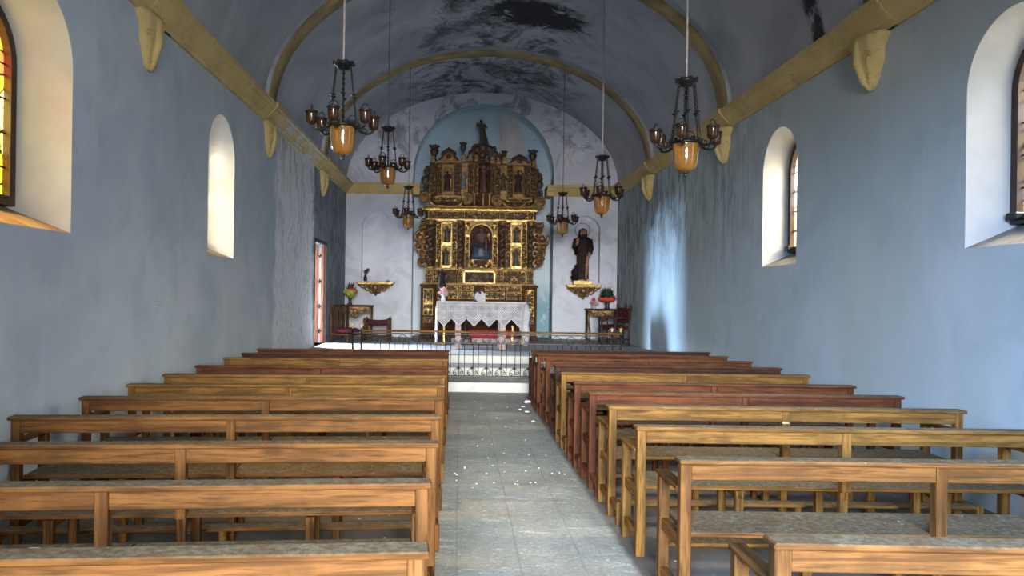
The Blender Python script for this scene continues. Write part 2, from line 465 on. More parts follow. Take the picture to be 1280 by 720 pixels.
class MB:
    def __init__(self):
        self.b = bmesh.new()
        self.rel = None

    def face(self, vs, mi=0, smooth=False):
        try:
            f = self.b.faces.new(vs)
            f.material_index = mi
            f.smooth = smooth
            return f
        except ValueError:
            return None

    def box(self, x0, x1, y0, y1, z0, z1, bev=0.0, mat=None, mi=0):
        r = bmesh.ops.create_cube(self.b, size=1.0)
        vs = r['verts']
        for v in vs:
            v.co = Vector((x0 + (v.co.x + .5) * (x1 - x0), y0 + (v.co.y + .5) * (y1 - y0), z0 + (v.co.z + .5) * (z1 - z0)))
        fs = list({f for v in vs for f in v.link_faces})
        for f in fs:
            f.material_index = mi
        if bev > 0:
            es = list({e for v in vs for e in v.link_edges})
            g = bmesh.ops.bevel(self.b, geom=es, offset=min(bev, .45 * min(abs(x1 - x0), abs(y1 - y0), abs(z1 - z0))), segments=1, affect='EDGES', profile=.5)
            vs = list({v for f in g['faces'] for v in f.verts} | {v for v in vs if v.is_valid})
        if mat is not None:
            for v in vs:
                v.co = mat @ v.co
        return self

    def loft(self, rings, cap=True, smooth=True, mi=0, closed=True):
        rv = [[self.b.verts.new(p) for p in r] for r in rings]
        n = len(rv[0])
        for a, b in zip(rv, rv[1:]):
            for i in range(n if closed else n - 1):
                j = (i + 1) % n
                self.face((a[i], a[j], b[j], b[i]), mi, smooth)
        if cap:
            self.face(list(reversed(rv[0])), mi)
            self.face(rv[-1], mi)
        return self

    def tube(self, pts, rad, seg=8, cap=True, mi=0):
        pts = [Vector(p) for p in pts]
        if not isinstance(rad, (list, tuple)):
            rad = [rad] * len(pts)
        rings = []
        up = None
        for i, p in enumerate(pts):
            d = (pts[min(i + 1, len(pts) - 1)] - pts[max(i - 1, 0)])
            if d.length < 1e-9:
                d = Vector((0, 0, 1))
            d.normalize()
            if up is None:
                up = d.orthogonal().normalized()
            up = (up - d * up.dot(d))
            if up.length < 1e-6:
                up = d.orthogonal()
            up.normalize()
            s = d.cross(up)
            rings.append([p + (up * math.cos(2 * PI * k / seg) + s * math.sin(2 * PI * k / seg)) * rad[i] for k in range(seg)])
        return self.loft(rings, cap, True, mi)

    def lathe(self, prof, c=(0, 0, 0), seg=20, cap=True, mi=0, sx=1.0, sy=1.0, mat=None):
        rings = []
        for r, z in prof:
            ring = [Vector((c[0] + r * sx * math.cos(2 * PI * k / seg), c[1] + r * sy * math.sin(2 * PI * k / seg), c[2] + z)) for k in range(seg)]
            if mat is not None:
                ring = [mat @ p for p in ring]
            rings.append(ring)
        return self.loft(rings, cap, True, mi)

    def ball(self, c, rx, ry=None, rz=None, seg=12, n=8):
        ry = rx if ry is None else ry
        rz = rx if rz is None else rz
        prof = [(max(math.sin(PI * i / n), .02), -math.cos(PI * i / n)) for i in range(n + 1)]
        rings = [[Vector((c[0] + r * rx * math.cos(2 * PI * k / seg), c[1] + r * ry * math.sin(2 * PI * k / seg), c[2] + z * rz)) for k in range(seg)] for r, z in prof]
        return self.loft(rings, True, True)

    def prism(self, outline, y0, y1, axis='y', mi=0):
        """outline in (x,z) extruded along y; axis 'x': outline in (y,z) extruded along x; 'z': (x,y) along z"""
        def mk(u, v, d):
            return {'y': (u, d, v), 'x': (d, u, v), 'z': (u, v, d)}[axis]
        a = [self.b.verts.new(mk(u, v, y0)) for u, v in outline]
        b = [self.b.verts.new(mk(u, v, y1)) for u, v in outline]
        n = len(a)
        for i in range(n):
            j = (i + 1) % n
            self.face((a[i], a[j], b[j], b[i]), mi)
        self.face(list(reversed(a)), mi)
        self.face(b, mi)
        return self

    def build(self, name, mat, parent=None, loc=None, rot=0.0, mods=None, recalc=True):
        if recalc:
            bmesh.ops.recalc_face_normals(self.b, faces=self.b.faces)
        me = bpy.data.meshes.new(name)
        self.b.to_mesh(me)
        self.b.free()
        o = bpy.data.objects.new(name, me)
        COL.objects.link(o)
        for m in (mat if isinstance(mat, (list, tuple)) else [mat]):
            me.materials.append(m)
        if parent is not None:
            o.parent = parent
        if loc is not None:
            o.location = loc
        if rot:
            o.rotation_euler = (0, 0, rot)
        for typ, props in (mods or []):
            md = o.modifiers.new(typ.lower(), typ)
            for k, v in props.items():
                setattr(md, k, v)
        return o


def tag(o, label, cat, group=None, kind=None):
    if label:
        o['label'] = label
    if cat:
        o['category'] = cat
    if group:
        o['group'] = group
    if kind:
        o['kind'] = kind
    return o


def thing(name, label, cat, loc=(0, 0, 0), rot=0.0, group=None):
    o = bpy.data.objects.new(name, None)
    o.empty_display_size = .1
    COL.objects.link(o)
    o.location = loc
    o.rotation_euler = (0, 0, rot)
    return tag(o, label, cat, group)


def struct(o):
    o['kind'] = 'structure'
    return o


def copy_tree(o, parent=None):
    c = o.copy()
    COL.objects.link(c)
    if parent is not None:
        c.parent = parent
    for ch in list(o.children):
        copy_tree(ch, c)
    return c


# ------------------------------------------------------------------ the room shell
def opening_outline(u0, u1, v0, vs, n=18):
    """closed outline of an arched opening, counter-clockwise from bottom left"""
    r = (u1 - u0) / 2
    c = (u0 + u1) / 2
    arc = [(c + r * math.cos(PI * i / n), vs + r * math.sin(PI * i / n)) for i in range(n + 1)]
    return [(u0, v0), (u1, v0)] + arc


def wall_sheet(mb, M3, u0, u1, v0, v1, ops, mi=0):
    """wall in (u,v) with arched or square openings; ops: dict u0,u1,v0,vs,arch"""
    def q(a, b, c, d):
        mb.face([mb.b.verts.new(M3(*p, 0)) for p in (a, b, c, d)], mi)
    cur = u0
    for o in sorted(ops, key=lambda k: k['u0']):
        q((cur, v0), (o['u0'], v0), (o['u0'], v1), (cur, v1))
        if o['v0'] > v0:
            q((o['u0'], v0), (o['u1'], v0), (o['u1'], o['v0']), (o['u0'], o['v0']))
        if o['arch']:
            pts = opening_outline(o['u0'], o['u1'], o['v0'], o['vs'], 24)[2:]
            for a, b in zip(pts, pts[1:]):
                q(a, b, (b[0], v1), (a[0], v1))
        else:
            q((o['u0'], o['vs']), (o['u1'], o['vs']), (o['u1'], v1), (o['u0'], v1))
        cur = o['u1']
    q((cur, v0), (u1, v0), (u1, v1), (cur, v1))


def reveal(mb, M3, o, depth, splay=0.0, rise=0.0, back=False, mi=1, msill=2, mback=1):
    """the sides of an opening going depth into the wall"""
    if o['arch']:
        f = opening_outline(o['u0'], o['u1'], o['v0'], o['vs'], 24)
        g = opening_outline(o['u0'] + splay, o['u1'] - splay, o['v0'] + rise, o['vs'], 24)
    else:
        f = [(o['u0'], o['v0']), (o['u1'], o['v0']), (o['u1'], o['vs']), (o['u0'], o['vs'])]
        g = [(o['u0'] + splay, o['v0'] + rise), (o['u1'] - splay, o['v0'] + rise), (o['u1'] - splay, o['vs']), (o['u0'] + splay, o['vs'])]
    a = [mb.b.verts.new(M3(*p, 0)) for p in f]
    b = [mb.b.verts.new(M3(*p, depth)) for p in g]
    n = len(a)
    for i in range(n):
        j = (i + 1) % n
        mb.face((a[i], a[j], b[j], b[i]), msill if i == 0 else mi, o['arch'] and i > 1)
    if back:
        mb.face(list(b), mback)


WIN_W, WIN_SILL, WIN_VS = 1.1, 2.13, 3.44
wl = [dict(u0=c - .55, u1=c + .55, v0=WIN_SILL, vs=WIN_VS, arch=True) for c in (5.65, 10.1)]
wr = [dict(u0=c - .55, u1=c + .55, v0=WIN_SILL, vs=WIN_VS, arch=True) for c in (5.97, 10.35)]
dl = dict(u0=16.6, u1=18.1, v0=SF, vs=2.82, arch=False)
ML = lambda u, v, d: (XL - d, u, v)
MR = lambda u, v, d: (XR + d, u, v)
MF = lambda u, v, d: (u, YF + d, v)
WD = .50          # depth of the left window openings
WDR = .42

mb = MB()
wall_sheet(mb, ML, YB, YF, 0, CT + .1, wl + [dl])
for o in wl:
    reveal(mb, ML, o, WD, .07, .2)
reveal(mb, ML, dl, .5, 0, 0, mi=1, msill=3)
struct(mb.build('wall_left', [M['wall_l'], M['white'], M['sill_l'], M['sanct']], recalc=False))
mb = MB()
wall_sheet(mb, MR, YB, YF, 0, CT + .1, wr)
for o in wr:
    reveal(mb, MR, o, WDR, .07, .2)
struct(mb.build('wall_right', [M['wall_r'], M['white'], M['sill_r']], recalc=False))

NC, NR = .60, 1.925
niche = dict(u0=NC - NR, u1=NC + NR, v0=0.0, vs=4.97, arch=True)
ln = dict(u0=-2.71, u1=-1.84, v0=2.02, vs=3.50, arch=True)
rn = dict(u0=2.975, u1=3.81, v0=2.05, vs=3.46, arch=True)
mb = MB()
wall_sheet(mb, MF, XL, XR, 0, 7.6, [ln, niche, rn])
reveal(mb, MF, ln, .28, 0, 0, True, 0, 0, 0)
reveal(mb, MF, rn, .28, 0, 0, True, 0, 0, 0)
reveal(mb, MF, niche, .75, 0, 0, True, 1, 1, 1)
struct(mb.build('wall_far', [M['far'], M['niche']], recalc=False))

mb = MB()
MRear = lambda u, v, d: (u, YB - d, v)
wall_sheet(mb, MRear, XL, XR, 0, 7.6, [dict(u0=XC - 1.5, u1=XC + 1.5, v0=0, vs=3.6, arch=False)])
struct(mb.build('wall_rear', [M['wall_r']], recalc=False))

mb = MB()
NSEG = 48
pr = [(XC + HALF * math.cos(PI * i / NSEG), SPRING + RISE * math.sin(PI * i / NSEG)) for i in range(NSEG + 1)]
ys = [YB + (YF - YB) * k / 20 for k in range(21)]
mb.loft([[Vector((x, y, z)) for x, z in pr] for y in ys], cap=False, closed=False)
struct(mb.build('ceiling', M['vault'], recalc=False))

mb = MB()
mb.box(XL, XR, YB, 13.25, -.1, 0)
struct(mb.build('floor', M['floor']))
mb = MB()
mb.box(XL, XR, 13.25, 14.15, -.1, .17, .012)
mb.box(XL, XR, 14.15, 15.0, -.1, .34, .012)
struct(mb.build('step_floor', M['step']))
mb = MB()
mb.box(XL - .5, XR, 15.0, YF + .75, -.1, SF, .012)
struct(mb.build('sanctuary_floor', M['sanct']))

# outside ground by the side door and before the main door, seen by nobody but lit
# ---- cornice
CP = [(0, CB), (.035, CB), (.04, CB + .035), (.075, CB + .06), (.08, CB + .085), (.12, CB + .13), (.165, CB + .17),
      (.17, CB + .2), (.20, CB + .215), (.205, CT - .01), (.19, CT), (0, CT)]


def cornice(name, side, segs):
    mb = MB()
    for (y0, y1, k) in segs:
        pr = [(XL + p * k, z) if side == 'l' else (XR - p * k, z) for p, z in CP]
        mb.prism(pr, y0, y1, 'y')
    return struct(mb.build(name, M['ochre']))


RIBS = [2.95, 7.6, 12.2, 17.1]
RW = .5
segs = [(YB, YF, 1.0)] + [(r - .05, r + RW + .1, 1.15) for r in RIBS]
cornice('trim_1', 'l', segs)
cornice('trim_2', 'r', segs)
mb = MB()
for x0, x1 in ((XL, NC - NR + .2), (NC + NR - .2, XR)):
    prof = [(YF - p, z) for p, z in CP]
    mb.prism(prof, x0, x1, 'x')
    if x0 == XL:
        mb.box(x1 - .2, x1, YF - .1, YF + .5, CB, CT, .02)
    else:
        mb.box(x0, x0 + .2, YF - .1, YF + .5, CB, CT, .02)
struct(mb.build('trim_3', M['ochre']))

# ---- transverse ribs: ochre soffit, whitewashed side faces
for i, r in enumerate(RIBS):
    mb = MB()
    n = 60
    inn = [(XC + (HALF - .065) * math.cos(PI * k / n), SPRING + (RISE - .065) * math.sin(PI * k / n)) for k in range(n + 1)]
    out = [(XC + (HALF + .02) * math.cos(PI * k / n), SPRING + (RISE + .02) * math.sin(PI * k / n)) for k in range(n + 1)]
    for k in range(n):
        v = lambda p, y: mb.b.verts.new((p[0], y, p[1]))
        mb.face((v(inn[k], r), v(inn[k + 1], r), v(inn[k + 1], r + RW), v(inn[k], r + RW)), 0, True)
        mb.face((v(inn[k], r), v(out[k], r), v(out[k + 1], r), v(inn[k + 1], r)), 1)
        mb.face((v(inn[k], r + RW), v(inn[k + 1], r + RW), v(out[k + 1], r + RW), v(out[k], r + RW)), 1)
    bmesh.ops.remove_doubles(mb.b, verts=mb.b.verts, dist=1e-5)
    struct(mb.build(f'trim_{4 + i}', [M['ochre_rib'], M['ribside']]))


# ---- carved corbels hanging under the cornice at each rib
def corbel_mesh(mb, sx, x, y):
    """leaf-shaped bracket: broad under the cornice, tapering to a drop, with side scrolls"""
    prof = [(0, .30, .20), (-.05, .29, .19), (-.10, .24, .17), (-.14, .20, .165), (-.20, .205, .17), (-.27, .20, .165), (-.33, .165, .14), (-.38, .135, .115),
            (-.43, .12, .10), (-.48, .085, .08), (-.51, .05, .06), (-.53, .02, .03)]
    rings = []
    for v, hw, d in prof:
        ring = []
        for k in range(25):
            a = PI * k / 24
            flute = 1 - .07 * (.5 + .5 * math.cos(a * 10))
            cu, su = math.cos(a), math.sin(a)
            ring.append(Vector((x + sx * d * flute * (.62 if sx > 0 else 1.0) * abs(su) ** .55, y + hw * (abs(cu) ** .8) * (1 if cu > 0 else -1), CB + v + .01)))
        rings.append(ring)
    mb.loft(rings, True, True, 0, False)
    for s in (-1, 1):
        for (u, v, r0, d) in ((.15, -.22, .062, .145), (.075, -.43, .04, .085)):
            pts = []
            for k in range(20):
                a = k * .42
                rr = r0 * (1 - k / 24)
                pts.append((x + sx * d * (.62 if sx > 0 else 1.0), y + s * (u - .02 + rr * math.cos(a)), CB + v + rr * math.sin(a)))
            mb.tube(pts, .016, 6)
    q = .62 if sx > 0 else 1.0
    mb.tube([(x + sx * .185 * q, y, CB - .02), (x + sx * .175 * q, y, CB - .25), (x + sx * .10 * q, y, CB - .45), (x + sx * .03, y, CB - .53)], [.03, .045, .035, .02], 8)


idx = 4 + len(RIBS)
for side, x, sx in (('l', XL, 1), ('r', XR, -1)):
    for r in RIBS[1:]:
        mb = MB()
        corbel_mesh(mb, sx, x, (7.65 if sx > 0 else 8.0) if r == 7.6 else r + RW / 2)
        struct(mb.build(f'trim_{idx}', M['ochre']))
        idx += 1

# ---- pale slab at the back of the niche, right of the crest
pk = [(633, 133), (628, 142), (625, 158), (626, 175), (624, 190), (630, 196), (640, 199), (650, 200), (656, 196), (655, 184), (652, 170), (650, 155), (646, 143), (641, 136)]
mb = MB()
pp = [P(a, b, YF + .62) for a, b in pk]
mb.prism([(p.x, p.z) for p in pp], YF + .60, YF + .76, 'y')
struct(mb.build(f'trim_{idx}', M['pale_spot']))
idx += 1


# ---- windows
def window(num, M3, o, side):
    WD = WDR if side == 'r' else globals()['WD']
    root = bpy.data.objects.new(f'window_{num}', None)
    COL.objects.link(root)
    root['kind'] = 'structure'
    u0, u1, v0, vs = o['u0'] + .07, o['u1'] - .07, o['v0'] + .2, o['vs']
    fo = opening_outline(u0, u1, v0, vs)
    k = .075
    fi = opening_outline(u0 + k, u1 - k, v0 + k, vs)
    mb = MB()
    n = len(fo)
    for d0, d1 in ((WD - .09, WD + .02),):
        ring = {}
        for nm, pts, d in (('of', fo, d0), ('if', fi, d0), ('ob', fo, d1), ('ib', fi, d1)):
            ring[nm] = [mb.b.verts.new(M3(*p, d)) for p in pts]
        for i in range(n):
            j = (i + 1) % n
            mb.face((ring['of'][i], ring['of'][j], ring['if'][j], ring['if'][i]))
            mb.face((ring['ob'][i], ring['ob'][j], ring['ib'][j], ring['ib'][i]))
            mb.face((ring['if'][i], ring['if'][j], ring['ib'][j], ring['ib'][i]))
            mb.face((ring['of'][i], ring['of'][j], ring['ob'][j], ring['ob'][i]))
    mb.build('window_frame', M['frame'], root)
    mb = MB()
    mb.face([mb.b.verts.new(M3(*p, WD - .03)) for p in fi])
    mb.build('glass', M['glass_l'] if side == 'l' else M['glass_r'], root)
    mb = MB()
    for v in np.arange(v0 + .3, vs + .4, .27):
        w = (u1 - u0) / 2 - k
        if v > vs:
            w = math.sqrt(max(w * w - (v - vs) ** 2, .001))
        c = (u0 + u1) / 2
        mb.tube([M3(c - w, v, WD - .045), M3(c + w, v, WD - .045)], .008, 6)
    c = (u0 + u1) / 2
    mb.tube([M3(c, v0 + k, WD - .045), M3(c, vs + w, WD - .045)], .01, 6)
    mb.build('glazing_bar', M['iron'], root)
    if side != 'r':
        return
    mb = MB()
    a, b = M3(u1 - .16, v0 + .03, WD - .16), M3(u1 - .04, v0 + .09, WD - .06)
    mb.box(min(a[0], b[0]), max(a[0], b[0]), min(a[1], b[1]), max(a[1], b[1]), a[2], b[2], .01)
    mb.build('latch', M['iron'], root)


window(1, ML, wl[0], 'l')
window(2, ML, wl[1], 'p')
window(3, MR, wr[0], 'r')
window(4, MR, wr[1], 'r')

# ---- side door: two leaves folded back against the far jamb, dark frame on the wall
root = bpy.data.objects.new('door_1', None)
COL.objects.link(root)
root['kind'] = 'structure'
mb = MB()
mb.box(XL - .06, XL + .012, 18.06, 18.13, SF, 2.86, .006)
mb.box(XL - .06, XL + .012, 16.57, 16.63, SF, 2.86, .006)
mb.box(XL - .06, XL + .012, 16.57, 18.13, 2.79, 2.86, .006)
mb.build('door_frame', M['frame'], root)
mb = MB()
mb.box(XL - .44, XL - .19, 18.035, 18.075, SF + .01, 2.78, .008)
for z0, z1 in ((.62, 1.5), (1.62, 2.64)):
    mb.box(XL - .41, XL - .22, 18.02, 18.04, z0, z1, .006)
leaf = mb.build('door_leaf', M['door'], root)
mb = MB()
mb.box(XL - .12, XL - .055, 18.02, 18.075, SF + .01, 2.78, .008)
mb.build('door_leaf', M['door'], root)
for z in (.78, 1.36, 1.95, 2.55):
    mb = MB()
    mb.tube([(XL - .15, 18.01, z - .05), (XL - .15, 18.01, z + .05)], .018, 8)
    mb.box(XL - .2, XL - .1, 18.015, 18.03, z - .02, z + .02)
    mb.build('hinge', M['iron'], root)

# ------------------------------------------------------------------ pews
ORD = ['nearest the camera', 'second from the camera', 'third from the camera', 'fourth from the camera', 'fifth from the camera',
       'sixth from the camera', 'seventh from the camera', 'eighth from the camera', 'ninth from the camera', 'second from the altar steps', 'closest to the altar steps']
TN = {'honey': 'honey-coloured', 'orange': 'orange-brown', 'red': 'reddish-brown', 'dark': 'dark brown'}


def pew(tone, L, loc, rot, label, group, short_kneeler=False):
    r = thing('church_pew', label, 'pew', loc, rot, group)
    x_, y_, z_, d_ = (M[tone + s] for s in ('_x', '_y', '_z', '_d'))
    h = L / 2
    W = .058
    for x in (-h + W / 2, 0, h - W / 2):
        mb = MB()
        mb.box(x - W / 2, x + W / 2, 0.0, .062, 0 if x else .43, .82, .004)
        mb.build('rear_post', z_, r)
    for s in (-1, 1):
        x0, x1 = sorted((s * (h - W), s * 0.029))
        mb = MB()
        mb.box(x0, x1, .006, .04, .735, .82, .004)
        mb.build('back_rail', x_, r)
    mb = MB()
    mb.box(-h - .012, h + .012, -.03, .085, .82, .845, .006)
    mb.build('top_rail', d_, r)
    for s in (-1, 1):
        x = s * (h - W / 2)
        mb = MB()
        mb.box(x - W / 2, x + W / 2, .40, .46, 0, .665, .004)
        mb.build('front_leg', z_, r)
        mb = MB()
        mb.box(x - .036, x + .036, .055, .47, .665, .69, .006)
        mb.build('armrest', M[tone + '_y'], r)
        mb = MB()
        mb.box(x - .018, x + .018, .06, .405, .36, .425, .004)
        mb.build('side_rail', y_, r)
        mb = MB()
        mb.box(x - .02, x + .02, (-.22 if not short_kneeler else 0.06), .405, .10, .15, .004)
        mb.build('stretcher', y_, r)
    for x in (-h * .5, 0, h * .5):
        mb = MB()
        mb.box(x - .025, x + .025, .36, .41, 0, .425, .004)
        mb.box(x - .025, x + .025, .03, .08, 0, .425, .004)
        mb.box(x - .018, x + .018, .03, .40, .37, .425, .003)
        mb.build('seat_support', z_, r)
    mb = MB()
    mb.box(-h + W, 0, .05, .465, .425, .45, .004)
    mb.box(.004, h - W, .05, .465, .425, .45, .004)
    mb.build('seat', d_, r)
    kx = h - .09 if short_kneeler else h - .01
    kb = MB()
    kb.box(-kx + .03, kx - .03, -.25, -.14, .15, .172, .004)
    kb = kb.build('kneeler', d_, r)
    for x in (-kx + .025, 0, kx - .025):
        mb = MB()
        if abs(x) > .1:
            mb.box(x - .024, x + .024, -.26, -.21, 0, .178, .008)
        else:
            mb.box(x - .024, x + .024, -.22, -.17, 0, .15, .004)
        mb.build('kneeler_leg', z_, kb)
    return r


left_pews = [(2.51, 'orange', -.10), (3.41, 'orange', -.127), (4.32, 'orange', -.12), (5.26, 'orange', -.125), (6.21, 'orange', -.133), (7.06, 'honey', -.14),
             (7.90, 'honey', -.145), (8.84, 'red', -.148), (9.88, 'honey', -.15), (10.68, 'dark', -.155), (11.48, 'red', -.155)]
right_pews = [(2.65, 'orange', 1.10), (3.97, 'orange', 1.155), (4.96, 'honey', 1.16), (5.87, 'honey', 1.155), (6.67, 'red', 1.14), (7.45, 'red', 1.125), (8.42, 'honey', 1.125),
              (9.24, 'dark', 1.16), (10.14, 'red', 1.15), (10.96, 'red', 1.115), (11.75, 'dark', 1.115)]
LL, LRt = 2.80, 2.72
for i, (y, tone, x) in enumerate(left_pews):
    a = R(5.4)
    pew(tone, LL, (x - LL / 2 * math.cos(a), y - LL / 2 * math.sin(a), 0), a,
        f'{TN[tone]} wooden pew on the left of the aisle, {ORD[i]}', 'wooden pews left of the aisle')
for i, (y, tone, x) in enumerate(right_pews):
    a = R(.4) if i else R(-1.0)
    pew(tone, LRt, (x + LRt / 2 * math.cos(a), y + LRt / 2 * math.sin(a), 0), a,
        f'{TN[tone]} wooden pew on the right of the aisle, {ORD[i]}', 'wooden pews right of the aisle', i in (1, 2))


# ------------------------------------------------------------------ chandeliers
def spiral_pts(c, r0, turns, plane='xz', d=1, a0=0.0, r1=.15, n=26):
    pts = []
    for k in range(n):
        t = k / (n - 1)
        a = a0 + d * turns * 2 * PI * t
        r = r0 * (1 - t * (1 - r1))
        u, v = r * math.cos(a), r * math.sin(a)
        pts.append({'xz': (c[0] + u, c[1], c[2] + v), 'yz': (c[0], c[1] + u, c[2] + v), 'xy': (c[0] + u, c[1] + v, c[2])}[plane])
    return pts


def make_chandelier(label, cable_len, dark_cable, loc, rot):
    r = thing('chandelier', label, 'chandelier', loc, rot, 'bronze chandeliers hanging from the vault ribs')
    br = M['bronze']
    mb = MB()
    mb.lathe([(.03, 1.014), (.085, 1.0), (.105, .985), (.10, .965), (.07, .945), (.06, .925), (.03, .915)], seg=16)
    for k in range(8):
        a = k * PI / 4
        mb.ball((.10 * math.cos(a), .10 * math.sin(a), .985), .022, None, .02, 8, 6)
    mb.build('crown_plate', br, r)
    mb = MB()
    mb.tube([(0, 0, 1.0), (0, 0, .33)], .009, 8)
    mb.build('central_rod', br, r)
    mb = MB()
    mb.lathe([(.145, .335), (.165, .325), (.168, .345), (.15, .36), (.14, .35)], seg=28, cap=False)
    for k in range(12):
        a = k * PI / 6
        mb.ball((.158 * math.cos(a), .158 * math.sin(a), .365), .016, None, .018, 8, 6)
    for k in range(6):
        a = k * PI / 3
        mb.tube([(0, 0, .345), (.15 * math.cos(a), .15 * math.sin(a), .345)], .008, 6)
    mb.build('ring', br, r)
    for k in range(6):
        a = k * PI / 3 + .26
        ca, sa = math.cos(a), math.sin(a)
        top, bot = Vector((.085 * ca, .085 * sa, .955)), Vector((.158 * ca, .155 * sa, .355))
        mb = MB()
        nl = 22
        d = bot - top
        side = d.cross(Vector((0, 0, 1))).normalized()
        for q in range(nl):
            c = top + d * ((q + .5) / nl)
            ax = side if q % 2 else d.normalized().cross(side)
            u = d.normalized()
            pts = [c + u * (.017 * math.cos(t * PI / 4)) + ax * (.0085 * math.sin(t * PI / 4)) for t in range(9)]
            mb.tube(pts, .0036, 5, False)
        mid = top + d * .5
        mb.lathe([(.004, .012), (.03, .004), (.032, -.002), (.008, -.016), (.003, -.03)], (mid.x, mid.y, mid.z), 10)
        mb.build('chain', br, r)
    for k in range(6):
        a = k * PI / 3
        ca, sa = math.cos(a), math.sin(a)
        pr = [(.15, .34), (.17, .315), (.205, .295), (.25, .288), (.29, .295), (.315, .315), (.322, .345)]
        mb = MB()
        mb.tube([(q * ca, q * sa, z) for q, z in pr], [.013, .014, .013, .012, .012, .013, .016], 8)
        cx, cy = .2, .305
        pts = spiral_pts((0, 0, 0), .035, 1.1, 'xz', 1, 2.5)
        mb.tube([((.23 + p[0]) * ca, (.23 + p[0]) * sa, .325 + p[2]) for p in pts], .006, 6)
        arm = mb.build('arm', br, r)
        c = (.322 * ca, .322 * sa, 0)
        mb = MB()
        mb.lathe([(.014, .33), (.042, .342), (.054, .365), (.056, .43), (.064, .465), (.06, .468), (.05, .43), (.044, .37)], c, 14, False)
        mb.build('lamp_cup', M['cupglass'], arm)
        mb = MB()
        mb.lathe([(.062, .455), (.07, .463), (.063, .472)], c, 14, False)
        mb.tube([(c[0] + .05 * math.cos(q * PI / 8) * -sa, c[1] + .05 * math.cos(q * PI / 8) * ca, .465 + .065 * math.sin(q * PI / 8)) for q in range(9)], .005, 6)
        mb.lathe([(.014, .35), (.016, .44), (.006, .47), (.002, .485)], c, 8)
        mb.build('cup_rim', br, arm)
    mb = MB()
    mb.lathe([(.142, .335), (.134, .315), (.127, .26), (.121, .19), (.115, .13), (.103, .09), (.075, .062), (.03, .048), (.004, .045)], seg=28, cap=False)
    mb.build('glass_bowl', M['amber'], r, mods=[('SOLIDIFY', dict(thickness=.006))])
    mb = MB()
    mb.lathe([(.03, .05), (.022, .035), (.012, .028), (.02, .012), (.012, 0), (.002, -.004)], seg=12)
    mb.build('finial', br, r)
    mb = MB()
    mb.tube([(0, 0, 1.0), (0, 0, 1.014 + cable_len)], .008 if dark_cable else .011, 6)
    mb.build('cable', M['cable_dark'] if dark_cable else M['cable'], r)
    return r


def vault_z(x, inner=.1):
    t = (x - XC) / (HALF - inner)
    return SPRING + (RISE - inner) * math.sqrt(max(0, 1 - t * t))


for px, pyb, Y, lab, dk in ((428, 200, 7.85, 'nearest of the three on the left of the aisle', False), (484.5, 236, 12.45, 'middle of the three on the left of the aisle', True),
                            (510, 288, 17.35, 'farthest of the three on the left', True), (856.5, 221, 7.85, 'nearest of the three on the right of the aisle', False),
                            (752, 272, 12.45, 'middle of the three on the right of the aisle', False), (703, 296, 17.35, 'farthest of the three on the right', True)):
    b = P(px, pyb, Y)
    z = vault_z(b.x) - (b.z + 1.014)
    make_chandelier('bronze chandelier with amber bowl, ' + lab, z, dk, (b.x, Y, b.z), random.uniform(.1, .35) + (.2 if px < 600 else 0))


# ------------------------------------------------------------------ carved figures
def figure_mb(H, lean=0.0, arms='folded', wide=1.0, seed=0):
    mb = MB()
    rings = []
    prof = [(0, .17, .13), (.04, .175, .135), (.2, .15, .12), (.4, .13, .105), (.55, .12, .095), (.62, .112, .085), (.72, .14, .092), (.79, .152, .09), (.825, .13, .075),
            (.845, .06, .05), (.865, .04, .042), (.885, .05, .056), (.915, .062, .07), (.95, .063, .07), (.98, .048, .054), (1.0, .012, .012)]
    n = 16
    for f, a, b in prof:
        ring = []
        for k in range(n):
            t = 2 * PI * k / n
            fold = 1 + (.09 * math.sin(5 * t + seed + 3 * f) if f < .6 else 0)
            ring.append(Vector((a * wide * H * math.cos(t) * fold + lean * H * f, b * H * math.sin(t) * fold, f * H)))
        rings.append(ring)
    mb.loft(rings)
    for s in (-1, 1):
        o = lean * H
        sh = (s * .135 * wide * H + o * .8, 0, .79 * H)
        if arms == 'raised' and s < 0:
            pts = [sh, (s * .2 * H + o * .7, -.03 * H, .68 * H), (s * .19 * H + o * .8, -.11 * H, .80 * H), (s * .18 * H + o * .8, -.12 * H, .86 * H)]
        elif arms == 'down' and s > 0:
            pts = [sh, (s * .19 * H + o * .6, -.02 * H, .62 * H), (s * .15 * H + o * .5, -.10 * H, .50 * H), (s * .13 * H + o * .5, -.11 * H, .46 * H)]
        else:
            pts = [sh, (s * .185 * H + o * .6, -.03 * H, .63 * H), (s * .07 * H + o * .6, -.12 * H, .67 * H), (s * .02 * H + o * .6, -.13 * H, .69 * H)]
        mb.tube(pts, [.045 * H, .042 * H, .032 * H, .022 * H], 8)
    mb.ball((lean * H * .92, -.068 * H, .925 * H), .012 * H, .018 * H, .02 * H, 6, 5)
    return mb


def figurine(name, label, cat, px, py0, py1, Y, mat, group=None, wide=1.0, arms='folded', lean=0.0):
    b = P(px, py1, Y)
    H = (py1 - py0) * Y / F_PX
    o = figure_mb(H, lean, arms, wide, px).build(name, mat, None, b, mods=[('REMESH', dict(mode='VOXEL', voxel_size=max(H / 60, .006), use_smooth_shade=True))])
    return tag(o, label, cat, group)


# ------------------------------------------------------------------ the retable
RY = 20.25      # front plane of the retable


def X_(px, Y=RY):
    return P(px, 300, Y).x


def Z_(py, Y=RY):
    return P(602, py, Y).z


def relief(name, px0, px1, py0, py1, mat, parent, y=RY, depth=.05, style='scroll', seed=0, res=.011, thick=.06):
    x0, x1, z0, z1 = X_(px0), X_(px1), Z_(py1), Z_(py0)
    return relief_w(name, x0, x1, z0, z1, mat, parent, y, depth, style, seed, res, thick)


